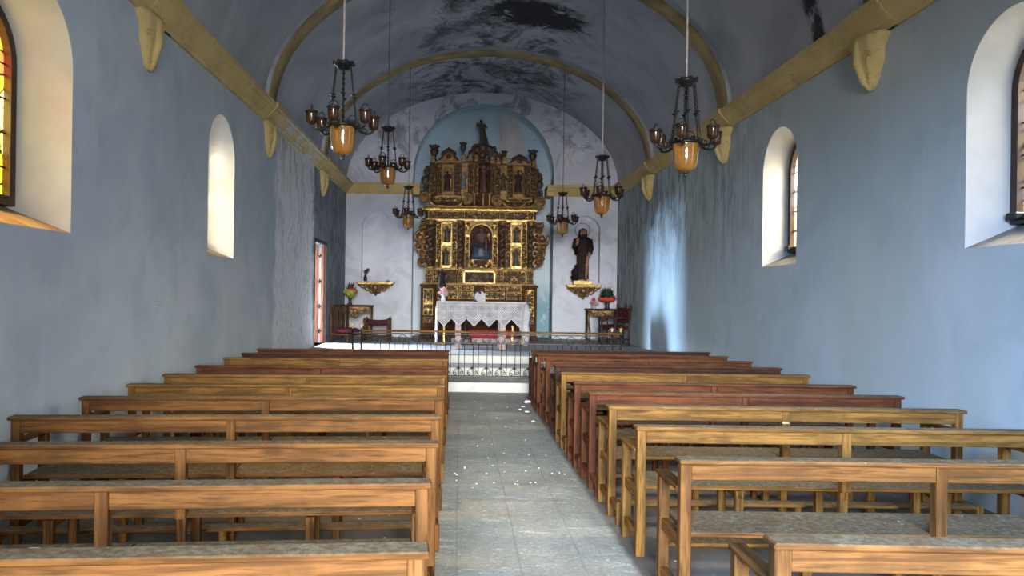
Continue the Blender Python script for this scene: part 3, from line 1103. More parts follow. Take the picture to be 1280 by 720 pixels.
def relief_w(name, x0, x1, z0, z1, mat, parent, y, depth=.05, style='scroll', seed=0, res=.016, thick=.06):
    w, h = x1 - x0, z1 - z0
    nx, nz = max(6, int(w / res)), max(6, int(h / res))
    U, V = np.meshgrid(np.linspace(0, w, nx + 1), np.linspace(0, h, nz + 1))
    rs = np.random.RandomState(seed)
    UU = np.minimum(U, w - U) if style != 'strip' else U
    hh = np.zeros_like(U)
    if style in ('scroll', 'strip'):
        s = min(w / 2 if style == 'scroll' else w, h)
        s = max(min(s, .125), .06)
        ncu = max(1, round((w / 2 if style == 'scroll' else w) / s))
        ncv = max(1, round(h / s))
        su, sv = (w / 2 if style == 'scroll' else w) / ncu, h / ncv
        best = np.full_like(U, 9.0)
        for i in range(ncu):
            for j in range(ncv):
                cu, cv = (i + .5) * su + rs.uniform(-.1, .1) * su, (j + .5) * sv + rs.uniform(-.1, .1) * sv
                du, dv = (UU - cu) / (su * .55), (V - cv) / (sv * .55)
                r = np.sqrt(du * du + dv * dv)
                th = np.arctan2(dv, du)
                d = 1 if (i + j) % 2 else -1
                val = .5 + .5 * np.cos(d * th + 6.0 * r + rs.uniform(0, 6))
                val = np.clip(val * 1.3 - .1, 0, 1) * np.clip(1.35 - r, .15, 1)
                hh = np.where(r < best, val, hh)
                best = np.minimum(best, r)
    else:
        for k in range(5):
            fu, fv = rs.uniform(14, 55), rs.uniform(14, 55)
            hh += np.cos(fu * UU + rs.uniform(0, 6) + 1.5 * np.sin(fv * .6 * V)) * np.cos(fv * V + rs.uniform(0, 6) + 1.5 * np.sin(fu * .5 * UU))
        hh = np.clip(.5 + hh * .32, 0, 1)
    e = np.minimum(np.minimum(U, w - U), np.minimum(V, h - V))
    rim = e < min(.022, .16 * min(w, h))
    hh = np.where(rim, .95, hh)
    b = bmesh.new()
    g = [[b.verts.new((x0 + U[j, i], y - depth * hh[j, i], z0 + V[j, i])) for i in range(nx + 1)] for j in range(nz + 1)]
    vals = list(hh.reshape(-1))
    for j in range(nz):
        for i in range(nx):
            f = b.faces.new((g[j][i], g[j][i + 1], g[j + 1][i + 1], g[j + 1][i]))
            f.smooth = True
    edge = g[0] + [g[j][nx] for j in range(1, nz + 1)] + [g[nz][i] for i in range(nx - 1, -1, -1)] + [g[j][0] for j in range(nz - 1, 0, -1)]
    bk = [b.verts.new((v.co.x, y + thick, v.co.z)) for v in edge]
    vals += [.3] * len(bk)
    n = len(edge)
    for i in range(n):
        k = (i + 1) % n
        b.faces.new((edge[k], edge[i], bk[i], bk[k]))
    me = bpy.data.meshes.new(name)
    b.to_mesh(me)
    b.free()
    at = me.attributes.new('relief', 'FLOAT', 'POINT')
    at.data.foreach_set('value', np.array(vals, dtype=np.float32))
    me.materials.append(mat)
    o = bpy.data.objects.new(name, me)
    COL.objects.link(o)
    if parent is not None:
        o.parent = parent
    return o


ret = thing('altarpiece', 'tall carved and gilded baroque altarpiece filling the blue niche on the far wall', 'altarpiece', (NC, 20.6, SF))
ret_inv = Matrix.Translation((-NC, -20.6, -SF))


def RB(mb, name, mat, parent=None):
    o = mb.build(name, mat, None)
    o.parent = parent or ret
    if (parent or ret) is ret:
        o.matrix_parent_inverse = ret_inv
    return o


def RR(*a, parent=None, **k):
    o = relief(a[0], a[1], a[2], a[3], a[4], a[5], None, **k)
    o.parent = parent or ret
    if parent is None:
        o.matrix_parent_inverse = ret_inv
    return o


def rbox(mb, px0, px1, py0, py1, y0, y1, bev=.008):
    mb.box(X_(px0), X_(px1), y0, y1, Z_(py1), Z_(py0), bev)


# carcass behind everything
mb = MB()
rbox(mb, 533, 668, 276, 424, RY + .12, YF + .6)
rbox(mb, 537, 668, 204, 262, RY + .2, YF + .5)
rbox(mb, 531, 670, 258, 278, RY + .1, YF + .55)
RB(mb, 'carcass', M['rdark'])
# pedestals
for px0, px1 in ((527, 546), (654, 671.5)):
    mb = MB()
    z0 = SF
    mb.box(X_(px0), X_(px1), RY - .12, RY + .5, z0, Z_(358), .012)
    mb.box(X_(px0) - .02, X_(px1) + .02, RY - .15, RY + .5, z0, z0 + .12, .012)
    mb.box(X_(px0) - .025, X_(px1) + .025, RY - .16, RY + .5, Z_(359), Z_(356), .01)
    pd = RB(mb, 'pedestal', M['rdark'])
    RR('pedestal_panel', px0 + 3.5, px1 - 3.5, 361.5, 395, M['gilt'], y=RY - .125, depth=.04, style='leaf', seed=int(px0), thick=.02, parent=pd)
    RR('pedestal_panel', px0 + 3.5, px1 - 3.5, 397, 404, M['gilt_old'], y=RY - .125, depth=.02, style='leaf', seed=int(px0) + 3, thick=.02, parent=pd)
# lower friezes: two rows
for row, (a, b) in enumerate(((357.2, 364), (365, 374))):
    for k, (u0, u1) in enumerate(((546.5, 556), (557, 573), (574.5, 592.5), (607, 632), (634, 653.5))):
        RR('base_frieze', u0, u1, a, b, M['gilt'], y=RY + .02, depth=.05, style='scroll', seed=row * 9 + k)
mb = MB()
rbox(mb, 546, 654, 374, 424, RY + .0, RY + .3)
RB(mb, 'base_board', M['rdark'])
mb = MB()
rbox(mb, 529, 670.5, 354.6, 357, RY - .1, RY + .2, .01)
rbox(mb, 531, 669, 335.6, 338.2, RY - .1, RY + .2, .01)
RB(mb, 'predella_moulding', M['old_and_shaded_gold'])
# predella
for k, (u0, u1) in enumerate(((532, 541), (542, 556), (557, 571), (572.5, 579), (620, 628.5), (629.5, 657.5), (658.5, 667))):
    RR('predella_panel', u0, u1, 338.2, 354.6, M['gilt'] if k not in (2,) else M['gilt_old'], y=RY + (.03 if k in (1, 2, 5) else -.04), depth=.055, style='scroll', seed=30 + k)
mb = MB()
rbox(mb, 580, 619, 339, 355, RY - .02, RY + .05)
pt = RB(mb, 'painting', M['rpaint'])
mb = MB()
for a in ((579.3, 582, 338.3, 355.5), (617.3, 620, 338.3, 355.5), (579.3, 620, 338.3, 340.6), (579.3, 620, 353.4, 355.7)):
    rbox(mb, *a, RY - .07, RY)
RB(mb, 'painting_frame', M['gold'], pt)
pt.children[0].matrix_parent_inverse = Matrix()
# main tier side bays
for s, (c0, c1) in (('l', (545.2, 571.5)), ('r', (632, 658.8))):
    cm = (c0 + c1) / 2
    for k, (u0, u1) in enumerate(((c0, c0 + 6.6), (c1 - 6.6, c1))):
        RR('niche_strip', u0, u1, 277.5, 335.5, M['gilt'], y=RY, depth=.05, style='strip', seed=50 + k)
    mb = MB()
    rbox(mb, c0 + 6.6, c1 - 6.6, 277.5, 335.5, RY + .10, RY + .14, .002)
    bay = RB(mb, 'niche_back', M['old_and_shaded_gold'])  # darker gold puts the shade inside the niche into the colour
    mb = MB()
    for y0, y1 in ((277.3, 281), (303, 308), (332, 336)):
        rbox(mb, c0 + 6.6, c1 - 6.6, y0, y1, RY - .05, RY + .12)
    for u in (c0 + 7.2, c1 - 7.2):
        rbox(mb, u - .7, u + .7, 277, 336, RY - .05, RY + .12)
    RB(mb, 'niche_frame', M['gold'])
    for k, (y0, y1) in enumerate(((281, 303), (308, 332))):
        # arched hood over each little niche
        cx, r = X_(cm), X_(cm + 5.2) - X_(cm)
        zt = Z_(y0 + 5.5)
        mb = MB()
        pts = [(cx + r * math.cos(PI * i / 12), RY + .0, zt + r * math.sin(PI * i / 12)) for i in range(13)]
        mb.tube(pts, .02, 6)
        mb.tube([(cx - r, RY, zt), (cx - r, RY, Z_(y1))], .017, 6)
        mb.tube([(cx + r, RY, zt), (cx + r, RY, Z_(y1))], .017, 6)
        RB(mb, 'niche_arch', M['gold'])


# twisted columns
def twisted(px0, px1, py0, py1, yc, mat):
    cx, r = X_((px0 + px1) / 2), (X_(px1) - X_(px0)) / 2
    z0, z1 = Z_(py1), Z_(py0)
    n, seg = 120, 18
    b = bmesh.new()
    vals, prev = [], None
    turns = 4.5
    for k in range(n + 1):
        t = k / n
        a = 2 * PI * turns * t
        ox, oy = r * .22 * math.cos(a), r * .22 * math.sin(a)
        ring = []
        for q in range(seg):
            th = 2 * PI * q / seg
            leaf = .5 + .5 * math.sin(3 * th - 2 * a) * math.cos(5 * a * .5 + th)
            groove = .5 + .5 * math.cos(th - a)
            rr = r * (.62 + .16 * groove + .1 * leaf)
            ring.append(b.verts.new((cx + ox + rr * math.cos(th), yc + oy + rr * math.sin(th), z0 + (z1 - z0) * t)))
            vals.append(.55 * leaf + .45 * groove)
        if prev:
            for q in range(seg):
                f = b.faces.new((prev[q], prev[(q + 1) % seg], ring[(q + 1) % seg], ring[q]))
                f.smooth = True
        prev = ring
    me = bpy.data.meshes.new('twisted_column')
    b.to_mesh(me)
    b.free()
    at = me.attributes.new('relief', 'FLOAT', 'POINT')
    at.data.foreach_set('value', np.array(vals, dtype=np.float32))
    me.materials.append(mat)
    o = bpy.data.objects.new('twisted_column', me)
    COL.objects.link(o)
    o.parent = ret
    o.matrix_parent_inverse = ret_inv
    mb = MB()
    mb.lathe([(r * .9, 0), (r * 1.05, .03), (r * .95, .05), (r * .8, .07)], (cx, yc, z0 - .04), 16)
    mb.build('column_base', M['gold'], o)
    mb = MB()
    mb.lathe([(r * .7, 0), (r * .85, .03), (r * .8, .06), (r * 1.15, .11), (r * 1.15, .13)], (cx, yc, z1 - .09), 16)
    for q in range(6):
        th = q * PI / 3
        mb.ball((cx + r * math.cos(th), yc + r * math.sin(th), z1 - .02), r * .28, None, r * .35, 8, 6)
    mb.build('capital', M['old_and_shaded_gold'], o)


for px0, px1 in ((532.5, 544.5), (571.2, 580), (623.3, 632), (658.8, 667.8)):
    twisted(px0, px1, 278, 335, RY - .10, M['gilt_dark'])

# central niche: dark recess, arch frame, spandrels
mb = MB()
rbox(mb, 580.5, 622.5, 276.5, 336, RY + .22, RY + .26, .002)
RB(mb, 'central_niche_back', M['rdark'])
cx, cr = X_(601.3), X_(615.3) - X_(601.3)
zs = Z_(295)
mb = MB()
# spandrel sheet around the arch
outer = [(X_(581), Z_(336)), (X_(587.3), Z_(336)), (X_(587.3), zs)] + [(cx + cr * math.cos(PI - PI * i / 16), zs + cr * math.sin(PI - PI * i / 16)) for i in range(1, 16)] + \
        [(X_(615.3), zs), (X_(615.3), Z_(336)), (X_(622), Z_(336)), (X_(622), Z_(277)), (X_(581), Z_(277))]
mb.prism(outer, RY + .0, RY + .22, 'y')
RB(mb, 'arch_frame', M['old_and_shaded_gold'])
mb = MB()
mb.tube([(cx + (cr + .02) * math.cos(PI * i / 20), RY - .03, zs + (cr + .02) * math.sin(PI * i / 20)) for i in range(21)], .035, 8)
for s in (-1, 1):
    mb.box(cx + s * (cr + .06) - .07, cx + s * (cr + .06) + .07, RY - .06, RY + .02, zs - .03, zs + .03, .01)
RB(mb, 'arch_moulding', M['gold'])
for k, (u0, u1) in enumerate(((581.2, 586.8), (616, 621.8))):
    RR('arch_pilaster', u0, u1, 297, 335, M['gilt'], y=RY - .01, depth=.05, style='strip', seed=70 + k)
for k, (u0, u1) in enumerate(((581.2, 589), (613.6, 621.8))):
    RR('spandrel', u0, u1, 278, 288, M['gilt'], y=RY - .01, depth=.05, style='leaf', seed=80 + k)
RR('niche_sill', 588, 615, 324.5, 335.5, M['gilt'], y=RY - .02, depth=.09, style='leaf', seed=90)

# side wings with scrolls
for s in (-1, 1):
    mb = MB()
    x = lambda p: X_(601.5 + s * p)
    y = RY + .1
    for (pu, pv, r0, d, tr) in ((74, 285, .11, 1, 1.3), (76.5, 297, .17, -1, 1.4), (79, 308, .13, 1, 1.2), (74, 316, .12, -1, 1.3), (74.5, 327, .13, 1, 1.5), (72, 279, .10, -1, 1.1)):
        c = (x(pu), y, Z_(pv))
        mb.tube(spiral_pts(c, r0, tr, 'xz', d * s, .6, .12, 30), [.045 - .03 * k / 29 for k in range(30)], 8)
        mb.ball(c, r0 * .55, .05, r0 * .55, 10, 6)
    mb.prism([(x(65), Z_(277)), (x(72), Z_(279)), (x(77), Z_(290)), (x(77.5), Z_(308)), (x(72), Z_(318)), (x(73), Z_(330)), (x(65), Z_(335))], y - .01, y + .05, 'y')
    for k in range(9):
        mb.tube([(x(67 + k % 3), y - .02, Z_(282 + k * 5.6)), (x(71.5 + (k % 2) * 2), y - .07, Z_(285 + k * 5.4)), (x(76 + (k % 3)), y - .03, Z_(283 + k * 5.2))], [.05, .035, .012], 7)
    RB(mb, 'side_wing', M['old_and_shaded_gold'])

# entablature and cornice
for k, (u0, u1) in enumerate(((535, 541.5), (542.5, 572), (573, 580.5), (581.5, 622.5), (623.5, 631), (632, 660), (661, 667))):
    RR('entablature_panel', u0, u1, 264.8, 274.6, M['gilt'], y=RY + (-.06 if k % 2 == 0 else 0), depth=.05, style='scroll', seed=100 + k)
mb = MB()
rbox(mb, 532, 669.5, 274.6, 277.6, RY - .12, RY + .2, .01)
rbox(mb, 531, 671, 262, 264.8, RY - .14, RY + .2, .01)
RB(mb, 'architrave', M['gold'])
mb = MB()
prof = [(RY + .2, Z_(262.2)), (RY - .16, Z_(262.2)), (RY - .2, Z_(261.2)), (RY - .28, Z_(260.4)), (RY - .3, Z_(259)), (RY + .2, Z_(259))]
mb.prism(prof, X_(529), X_(675.5), 'x')
for u in (537, 543, 549, 556, 563, 570, 577, 586, 594, 602, 610, 618, 627, 634, 642, 650, 658, 665):
    rbox(mb, u - .9, u + .9, 261.6, 263.4, RY - .2, RY, .004)
for s, u0, u1 in ((-1, 526, 531), (1, 673, 678.5)):
    mb.tube([P(u0 if s < 0 else u1, 260.8, RY - .1), P(u1 if s < 0 else u0, 260.3, RY - .1)], [.02, .06], 8)
RB(mb, 'cornice', M['gold'])


# attic tier base: volutes and garlanded shells
def volute(pu, pv, r0, d, a0, mat, name='volute', y=RY - .08, rad=.04):
    mb = MB()
    c = (X_(pu), y, Z_(pv))
    mb.tube(spiral_pts(c, r0, 1.8, 'xz', d, a0, .1, 40), [rad - rad * .6 * k / 39 for k in range(40)], 8)
    mb.lathe([(r0 * .92, -.07), (r0 * .92, -.005)], (0, 0, 0), 20, mat=Matrix.Translation(c) @ Matrix.Rotation(PI / 2, 4, 'X'))
    mb.ball((c[0], c[1] - .03, c[2]), .035, .03, .035, 8, 6)
    return RB(mb, name, mat)


volute(531, 248, .14, 1, 1.0, M['old_and_shaded_gold'])
volute(583.5, 250, .155, -1, 2.2, M['old_and_shaded_gold'])
volute(620.5, 251.5, .155, 1, 1.0, M['old_and_shaded_gold'])
volute(674, 252, .14, -1, 2.2, M['old_and_shaded_gold'])
for u0, u1, v0, v1 in ((535, 545, 247, 258), (579, 567, 252, 258.5), (626, 637, 250, 258.5), (670, 657, 255, 258.5)):
    mb = MB()
    a, b = P(u0, v0, RY - .1), P(u1, v1, RY - .1)
    mb.tube([a, a.lerp(b, .5) + Vector((0, 0, -.05)), b], [.045, .04, .02], 8)
    RB(mb, 'scroll_limb', M['gold'])
for k, (u0, u1) in enumerate(((541, 577), (632, 664))):
    RR('attic_base', u0, u1, 246.5, 252, M['gilt'], y=RY - .0, depth=.06, style='scroll', seed=120 + k)
    RR('attic_base', u0 + 3, u1 - 3, 252, 258.6, M['gilt_old'], y=RY + .03, depth=.08, style='leaf', seed=124 + k)
mb = MB()
rbox(mb, 590, 614, 240, 259, RY - .04, RY + .2)
cb = RB(mb, 'central_pedestal', M['rdark'])
mb = MB()
for u in (592, 603, 611):
    rbox(mb, u - 1, u + 1.4, 242, 257, RY - .09, RY - .02)
RB(mb, 'pedestal_strip', M['old_and_shaded_gold'])
# attic tier panels
for k, (u0, u1, m) in enumerate(((536, 543.5, 'gilt_old'), (545, 551.5, 'gilt_old'), (566.5, 574.5, 'gilt_old'), (585, 590.5, 'gilt_old'), (591, 596.8, 'gilt_old'), (612.2, 617.5, 'gilt_old'),
                                 (618, 624.3, 'gilt_old'), (633.5, 640.5, 'gilt_old'), (654.5, 661.5, 'gilt_old'), (662, 669.5, 'gilt_old'))):
    dz = 2.0 if u0 > 601 else 0
    RR('attic_pilaster', u0, u1, 204 + dz, 245 + dz, M[m], y=RY + (-.03 if k in (0, 3, 4, 5, 6, 9) else .05), depth=.05, style='strip', seed=140 + k)
for k, (u0, u1) in enumerate(((551.5, 566.5), (640.5, 654.5))):
    dz = 2.0 if k else 0
    mb = MB()
    rbox(mb, u0, u1, 203 + dz, 246 + dz, RY + .14, RY + .18, .002)
    RB(mb, 'attic_niche', M['old_and_shaded_gold'])
    cxx, rr = X_((u0 + u1) / 2), X_(u0 + 5.4) - X_(u0)
    zt = Z_(215 + dz)
    mb = MB()
    mb.tube([(cxx - rr, RY + .05, Z_(239 + dz))] + [(cxx + rr * math.cos(PI - PI * i / 12), RY + .05, zt + rr * math.sin(PI - PI * i / 12)) for i in range(13)] + [(cxx + rr, RY + .05, Z_(239 + dz)), (cxx - rr, RY + .05, Z_(239 + dz))], .02, 6)
    RB(mb, 'attic_arch', M['old_and_shaded_gold'])
    mb = MB()
    rbox(mb, u0 - 7, u1 + 8.5, 201.5 + dz, 204.6 + dz, RY - .06, RY + .2, .01)
    RB(mb, 'attic_moulding', M['old_and_shaded_gold'])
    mb = MB()
    rbox(mb, u0 - 7, u1 + 8.5, 244.5 + dz, 247 + dz, RY - .06, RY + .2, .01)
    RB(mb, 'attic_moulding', M['old_and_shaded_gold'])
for k, (u0, u1) in enumerate(((575.5, 584), (625, 633))):
    dz = 2.0 if k else 0
    mb = MB()
    rbox(mb, u0, u1, 203 + dz, 247 + dz, RY + .1, RY + .16, .002)
    RB(mb, 'attic_panel', M['old_and_shaded_gold'])
mb = MB()
rbox(mb, 597, 612, 196, 240, RY + .16, RY + .2, .002)
RB(mb, 'attic_central_back', M['rdark'])
# small capitals / lit blocks along the top
for u, v in ((540, 202), (578.5, 200), (586.5, 199.5), (594, 199.5), (614.5, 202), (621.5, 202.5), (629, 202), (666, 206)):
    mb = MB()
    rbox(mb, u - 3, u + 3, v - 1, v + 3.2, RY - .1, RY + .2, .01)
    rbox(mb, u - 2.2, u + 2.2, v - 6, v - 1, RY - .05, RY + .18, .01)
    RB(mb, 'capital_block', M['old_and_shaded_gold'])
# ears of the attic
for s, c in ((-1, (530.5, 225)), (1, (674, 229))):
    mb = MB()
    for (du, dv, r0, d) in ((0, 0, .15, 1), (1.5, 12, .10, -1), (2.5, -10, .09, -1), (2.8, -15, .06, 1)):
        cc = (X_(c[0] - s * du), RY + .1, Z_(c[1] + dv))
        mb.tube(spiral_pts(cc, r0, 1.4, 'xz', d * s, 1.0, .12, 30), [.045 - .028 * k / 29 for k in range(30)], 8)
        mb.ball(cc, r0 * .7, .05, r0 * .7, 10, 6)
    RB(mb, 'scroll_ear', M['umber'])
# pediments over the attic niches
for u, v, hh in ((559.5, 203, 17), (648, 206, 12)):
    mb = MB()
    w = 12
    out = [(X_(u - w), Z_(v)), (X_(u + w), Z_(v)), (X_(u + w), Z_(v - 2)), (X_(u + w * .75), Z_(v - 5)), (X_(u + w * .45), Z_(v - hh * .62)), (X_(u + 2), Z_(v - hh * .8)), (X_(u - 2), Z_(v - hh * .8)),
           (X_(u - w * .45), Z_(v - hh * .62)), (X_(u - w * .75), Z_(v - 5)), (X_(u - w), Z_(v - 2))]
    mb.prism(out, RY - .02, RY + .15, 'y')
    pd = RB(mb, 'pediment', M['old_and_shaded_gold'])
    mb = MB()
    mb.tube([(X_(u - w), RY - .04, Z_(v - 2)), (X_(u - w * .75), RY - .04, Z_(v - 5)), (X_(u - w * .45), RY - .04, Z_(v - hh * .62)), (X_(u), RY - .04, Z_(v - hh * .82)), (X_(u + w * .45), RY - .04, Z_(v - hh * .62)), (X_(u + w * .75), RY - .04, Z_(v - 5)), (X_(u + w), RY - .04, Z_(v - 2))], .03, 7)
    mb.ball((X_(u), RY - .03, Z_(v - hh * .4)), .07, .05, .06, 10, 6)
    for k in range(-3, 4):
        mb.ball((X_(u + k * 2.6), RY, Z_(v - hh * (.9 - .1 * abs(k)))), .045, .05, .07, 8, 6)
    mb.build('pediment_crest', M['umber'], pd)


# urns and tufts on the skyline
def urn(u, v, hpx, wpx):
    c = P(u, v, RY + .05)
    k = RY / F_PX
    H, W = hpx * k, wpx * k / 2
    mb = MB()
    mb.lathe([(W * .5, 0), (W * .45, H * .08), (W * .25, H * .15), (W * .35, H * .25), (W * .75, H * .45), (W * .85, H * .62), (W * .6, H * .72), (W * .5, H * .76)], c, 14)
    for q in range(9):
        a = q * 2 * PI / 9
        mb.tube([(c.x + W * .3 * math.cos(a), c.y + W * .3 * math.sin(a), c.z + H * .72), (c.x + W * .8 * math.cos(a), c.y + W * .7 * math.sin(a), c.z + H * .88),
                 (c.x + W * 1.1 * math.cos(a), c.y + W * .8 * math.sin(a), c.z + H * (.86 + .1 * (q % 2)))], [W * .3, W * .26, W * .08], 7)
    mb.ball((c.x, c.y, c.z + H * .86), W * .5, None, H * .12, 8, 6)
    RB(mb, 'urn', M['umber'])


urn(543, 201, 21, 13)
urn(579, 194, 17, 9)
urn(666, 205.5, 19, 12)
urn(630.5, 199, 11, 8)
# central crest
mb = MB()
y = RY + .02
for (u, v, r0, d) in ((588, 192, .13, 1), (595, 186, .14, -1), (602, 183, .16, 1), (610, 186, .14, -1), (617, 192, .13, 1), (602, 193, .15, -1), (592, 198, .10, 1), (612, 198, .1, -1), (622, 197, .09, 1)):
    c = (X_(u), y, Z_(v))
    mb.tube(spiral_pts(c, r0, 1.5, 'xz', d, u, .12, 30), [.045 - .028 * k / 29 for k in range(30)], 8)
    mb.ball(c, r0 * .75, .06, r0 * .75, 10, 6)
out = [(X_(584), Z_(203)), (X_(585), Z_(192)), (X_(592), Z_(184)), (X_(598), Z_(178)), (X_(606), Z_(178)), (X_(613), Z_(184)), (X_(620), Z_(192)), (X_(622), Z_(203))]
mb.prism(out, y + .01, y + .12, 'y')
RB(mb, 'crest', M['umber'])

# figures of the altarpiece: each one a carving of its own
G = 'small carved saints in the niches of the altarpiece'
for (u, v0, v1, lab, cat_y) in ((558.5, 282.5, 303, 'upper left', .0), (557, 310, 332, 'lower left', 0), (645.6, 284, 303, 'upper right', 0), (645, 311, 332, 'lower right', 0)):
    figurine('saint_figurine', f'small carved saint in the {lab} side niche of the gilded main tier', 'figurine', u, v0, v1, RY - .015, M['umber'], G, 1.15, 'folded')
figurine('saint_figurine', 'dark robed saint in the arched left niche of the top tier of the altarpiece', 'figurine', 559, 213.5, 238, RY + .06, M['robe'], G, 1.05)
figurine('saint_figurine', 'dark robed saint in the arched right niche of the top tier of the altarpiece', 'figurine', 647.5, 214, 240, RY + .06, M['robe'], G, 1.05, 'down')
figurine('saint_figurine', 'slim grey robed saint standing left of the middle pilasters of the top tier', 'figurine', 579.5, 214, 236, RY + .02, M['greyrobe'], G, .95, 'raised')
figurine('saint_figurine', 'slim dark saint standing right of the middle pilasters of the top tier', 'figurine', 629, 216, 238, RY + .02, M['umber'], G, .95)
figurine('saint_figurine', 'tall red and grey saint in the middle of the top tier of the altarpiece', 'figurine', 604.5, 199, 241, RY + .04, M['redrobe'], G, .85, 'raised')
figurine('saint_figurine', 'dark leaning statue crowning the very top of the altarpiece', 'figurine', 605, 149.5, 179, RY + .05, M['umber'], G, 1.05, 'raised', -.14)

# ---- the enthroned Madonna in the central niche
b = P(602, 325, RY + .05)
mad = thing('madonna_statue', 'seated crowned Madonna with child and blue robe in the central arched niche', 'statue', b)
k = RY / F_PX
H = 43 * k
mb = MB()
rings = []
for f, a, bb, oy in ((0, .30, .16, 0), (.12, .30, .17, 0), (.3, .27, .17, -.01), (.42, .25, .16, -.01), (.5, .18, .11, .02), (.62, .15, .09, .03), (.72, .165, .09, .03), (.77, .13, .075, .02), (.79, .07, .06, .01),
                    (.80, .06, .055, 0), (.82, .08, .075, -.01), (.87, .092, .09, -.015), (.93, .085, .082, -.012), (.96, .055, .055, -.005), (.98, .02, .02, 0)):
    rings.append([Vector((a * H * math.cos(t * PI / 8) * (1 + (.06 * math.sin(3 * t) if f < .5 else 0)), oy * H + bb * H * math.sin(t * PI / 8) * .8, f * H)) for t in range(16)])
mb.loft(rings)
for s in (-1, 1):
    mb.tube([(s * .15 * H, .02, .73 * H), (s * .22 * H, -.06, .55 * H), (s * .1 * H, -.16, .52 * H), (s * .05 * H, -.19, .52 * H)], [.045 * H, .042 * H, .035 * H, .025 * H], 8)
mb.build('body', M['madonna'], mad, mods=[('REMESH', dict(mode='VOXEL', voxel_size=.012, use_smooth_shade=True))])
mb = MB()
rings = []
for f, a, bb in ((0, .32, .19), (.14, .31, .195), (.3, .28, .19), (.44, .26, .175)):
    rings.append([Vector((a * H * math.cos(PI + t * PI / 10) - .02 * H, bb * H * math.sin(PI + t * PI / 10) * .85 * (1 + .08 * math.sin(4 * t)), f * H)) for t in range(11)])
mb.loft(rings, False, True, 0, False)
mb.build('robe', M['bluerobe'], mad, mods=[('SOLIDIFY', dict(thickness=.012))])
mb = MB()
rings = []
for f, a, bb in ((.28, .11, .06), (.4, .1, .06), (.5, .11, .065), (.55, .05, .04), (.58, .05, .05), (.63, .055, .055), (.67, .03, .03), (.68, .01, .01)):
    rings.append([Vector((.12 * H + a * .62 * H * math.cos(t * PI / 6), -.17 - .0 * f + bb * H * math.sin(t * PI / 6), f * H)) for t in range(12)])
mb.loft(rings)
mb.build('child', M['redrobe'], mad)
mb = MB()
rings = []
for f, a, d in ((.0, .34, .13), (.25, .36, .13), (.5, .34, .12), (.7, .27, .11), (.82, .17, .11), (.92, .125, .11), (.985, .09, .09), (1.0, .03, .03)):
    rings.append([Vector((a * H * math.cos(t * PI / 16), .035 + d * H * math.sin(t * PI / 16), f * H)) for t in range(17)])
mb.loft(rings, False, True, 0, False)
mb.build('mantle', M['redrobe'], mad, mods=[('SOLIDIFY', dict(thickness=.014))])
mb = MB()
mb.lathe([(.08, -.01), (.086, .01), (.10, .04)], (0, .01, .96 * H), 14, False)
for q in range(7):
    a = q * 2 * PI / 7
    mb.ball((.098 * math.cos(a), .01 + .098 * math.sin(a), .96 * H + .05), .02, None, .03, 6, 5)
mb.build('crown', M['old_and_shaded_gold'], mad)
mb = MB()
mb.ball((.2 * H, -.05, .72 * H), .05 * H, .03 * H, .07 * H, 10, 6)
mb.tube([(.21 * H, -.1, .5 * H), (.21 * H, -.06, .75 * H)], .012, 6)
mb.build('sceptre', M['gold'], mad)

# ------------------------------------------------------------------ far-wall consoles, statue, vases
def console_shelf(px0, px1, pyt, pyb, label):
    c = P((px0 + px1) / 2, pyt, YF)
    w = (px1 - px0) * (YF - .2) / F_PX / 2
    h = (pyb - pyt) * YF / F_PX
    r = thing('wall_console', label, 'shelf', (c.x, YF, c.z))
    mb = MB()
    mb.box(-w, w, -.36, .0, -.05, 0, .012)
    mb.box(-w * .94, w * .94, -.33, .0, -.08, -.045, .012)
    mb.build('shelf_top', M['gold'], r)
    mb = MB()
    rings = []
    for f, a, d in ((.08, .88, .28), (.25, .8, .27), (.45, .55, .24), (.7, .3, .18), (.9, .14, .12), (1.0, .05, .06)):
        rings.append([Vector((w * a * math.cos(t * PI / 12), -d * math.sin(t * PI / 12), -h * f)) for t in range(13)])
    mb.loft(rings, True, True, 0, False)
    for s in (-1, 1):
        for (u, v, r0, d) in ((.68, .3, .09, 1), (.4, .5, .1, -1), (.2, .72, .08, 1), (.12, .35, .07, -1), (.86, .2, .05, 1)):
            cc = (s * w * u, -.27 + .1 * v, -h * v)
            mb.tube(spiral_pts(cc, r0, 1.3, 'xz', d * s, 1, .15, 22), [.026 - .014 * q / 21 for q in range(22)], 7)
    mb.ball((0, -.24, -h * .45), .08, .05, .09, 10, 8)
    mb.ball((0, -.14, -h * .95), .04, .04, .05, 8, 6)
    mb.build('carved_bracket', M['old_and_shaded_gold'], r)
    return r


console_shelf(447, 494, 352, 368.5, 'gilded carved wall console under the empty left niche')
console_shelf(706, 750, 356, 373, 'gilded carved wall console carrying the saint in the right niche')


def flowers(mb, c, n, spread, h, size, seed, flat=.8):
    rs = random.Random(seed)
    for i in range(n):
        a, q = rs.uniform(0, 2 * PI), math.sqrt(rs.random())
        p = (c[0] + spread * q * math.cos(a), c[1] + spread * q * math.sin(a) * .7, c[2] + h * (.2 + .8 * rs.random()) * (1 - .35 * q * q))
        s = size * rs.uniform(.7, 1.25)
        for kk in range(5):
            b = kk * 2 * PI / 5 + a
            mb.ball((p[0] + s * .6 * math.cos(b), p[1] + s * .35 * math.sin(b), p[2] + s * .5 * math.sin(b)), s * .55, s * .4, s * .5, 6, 4)


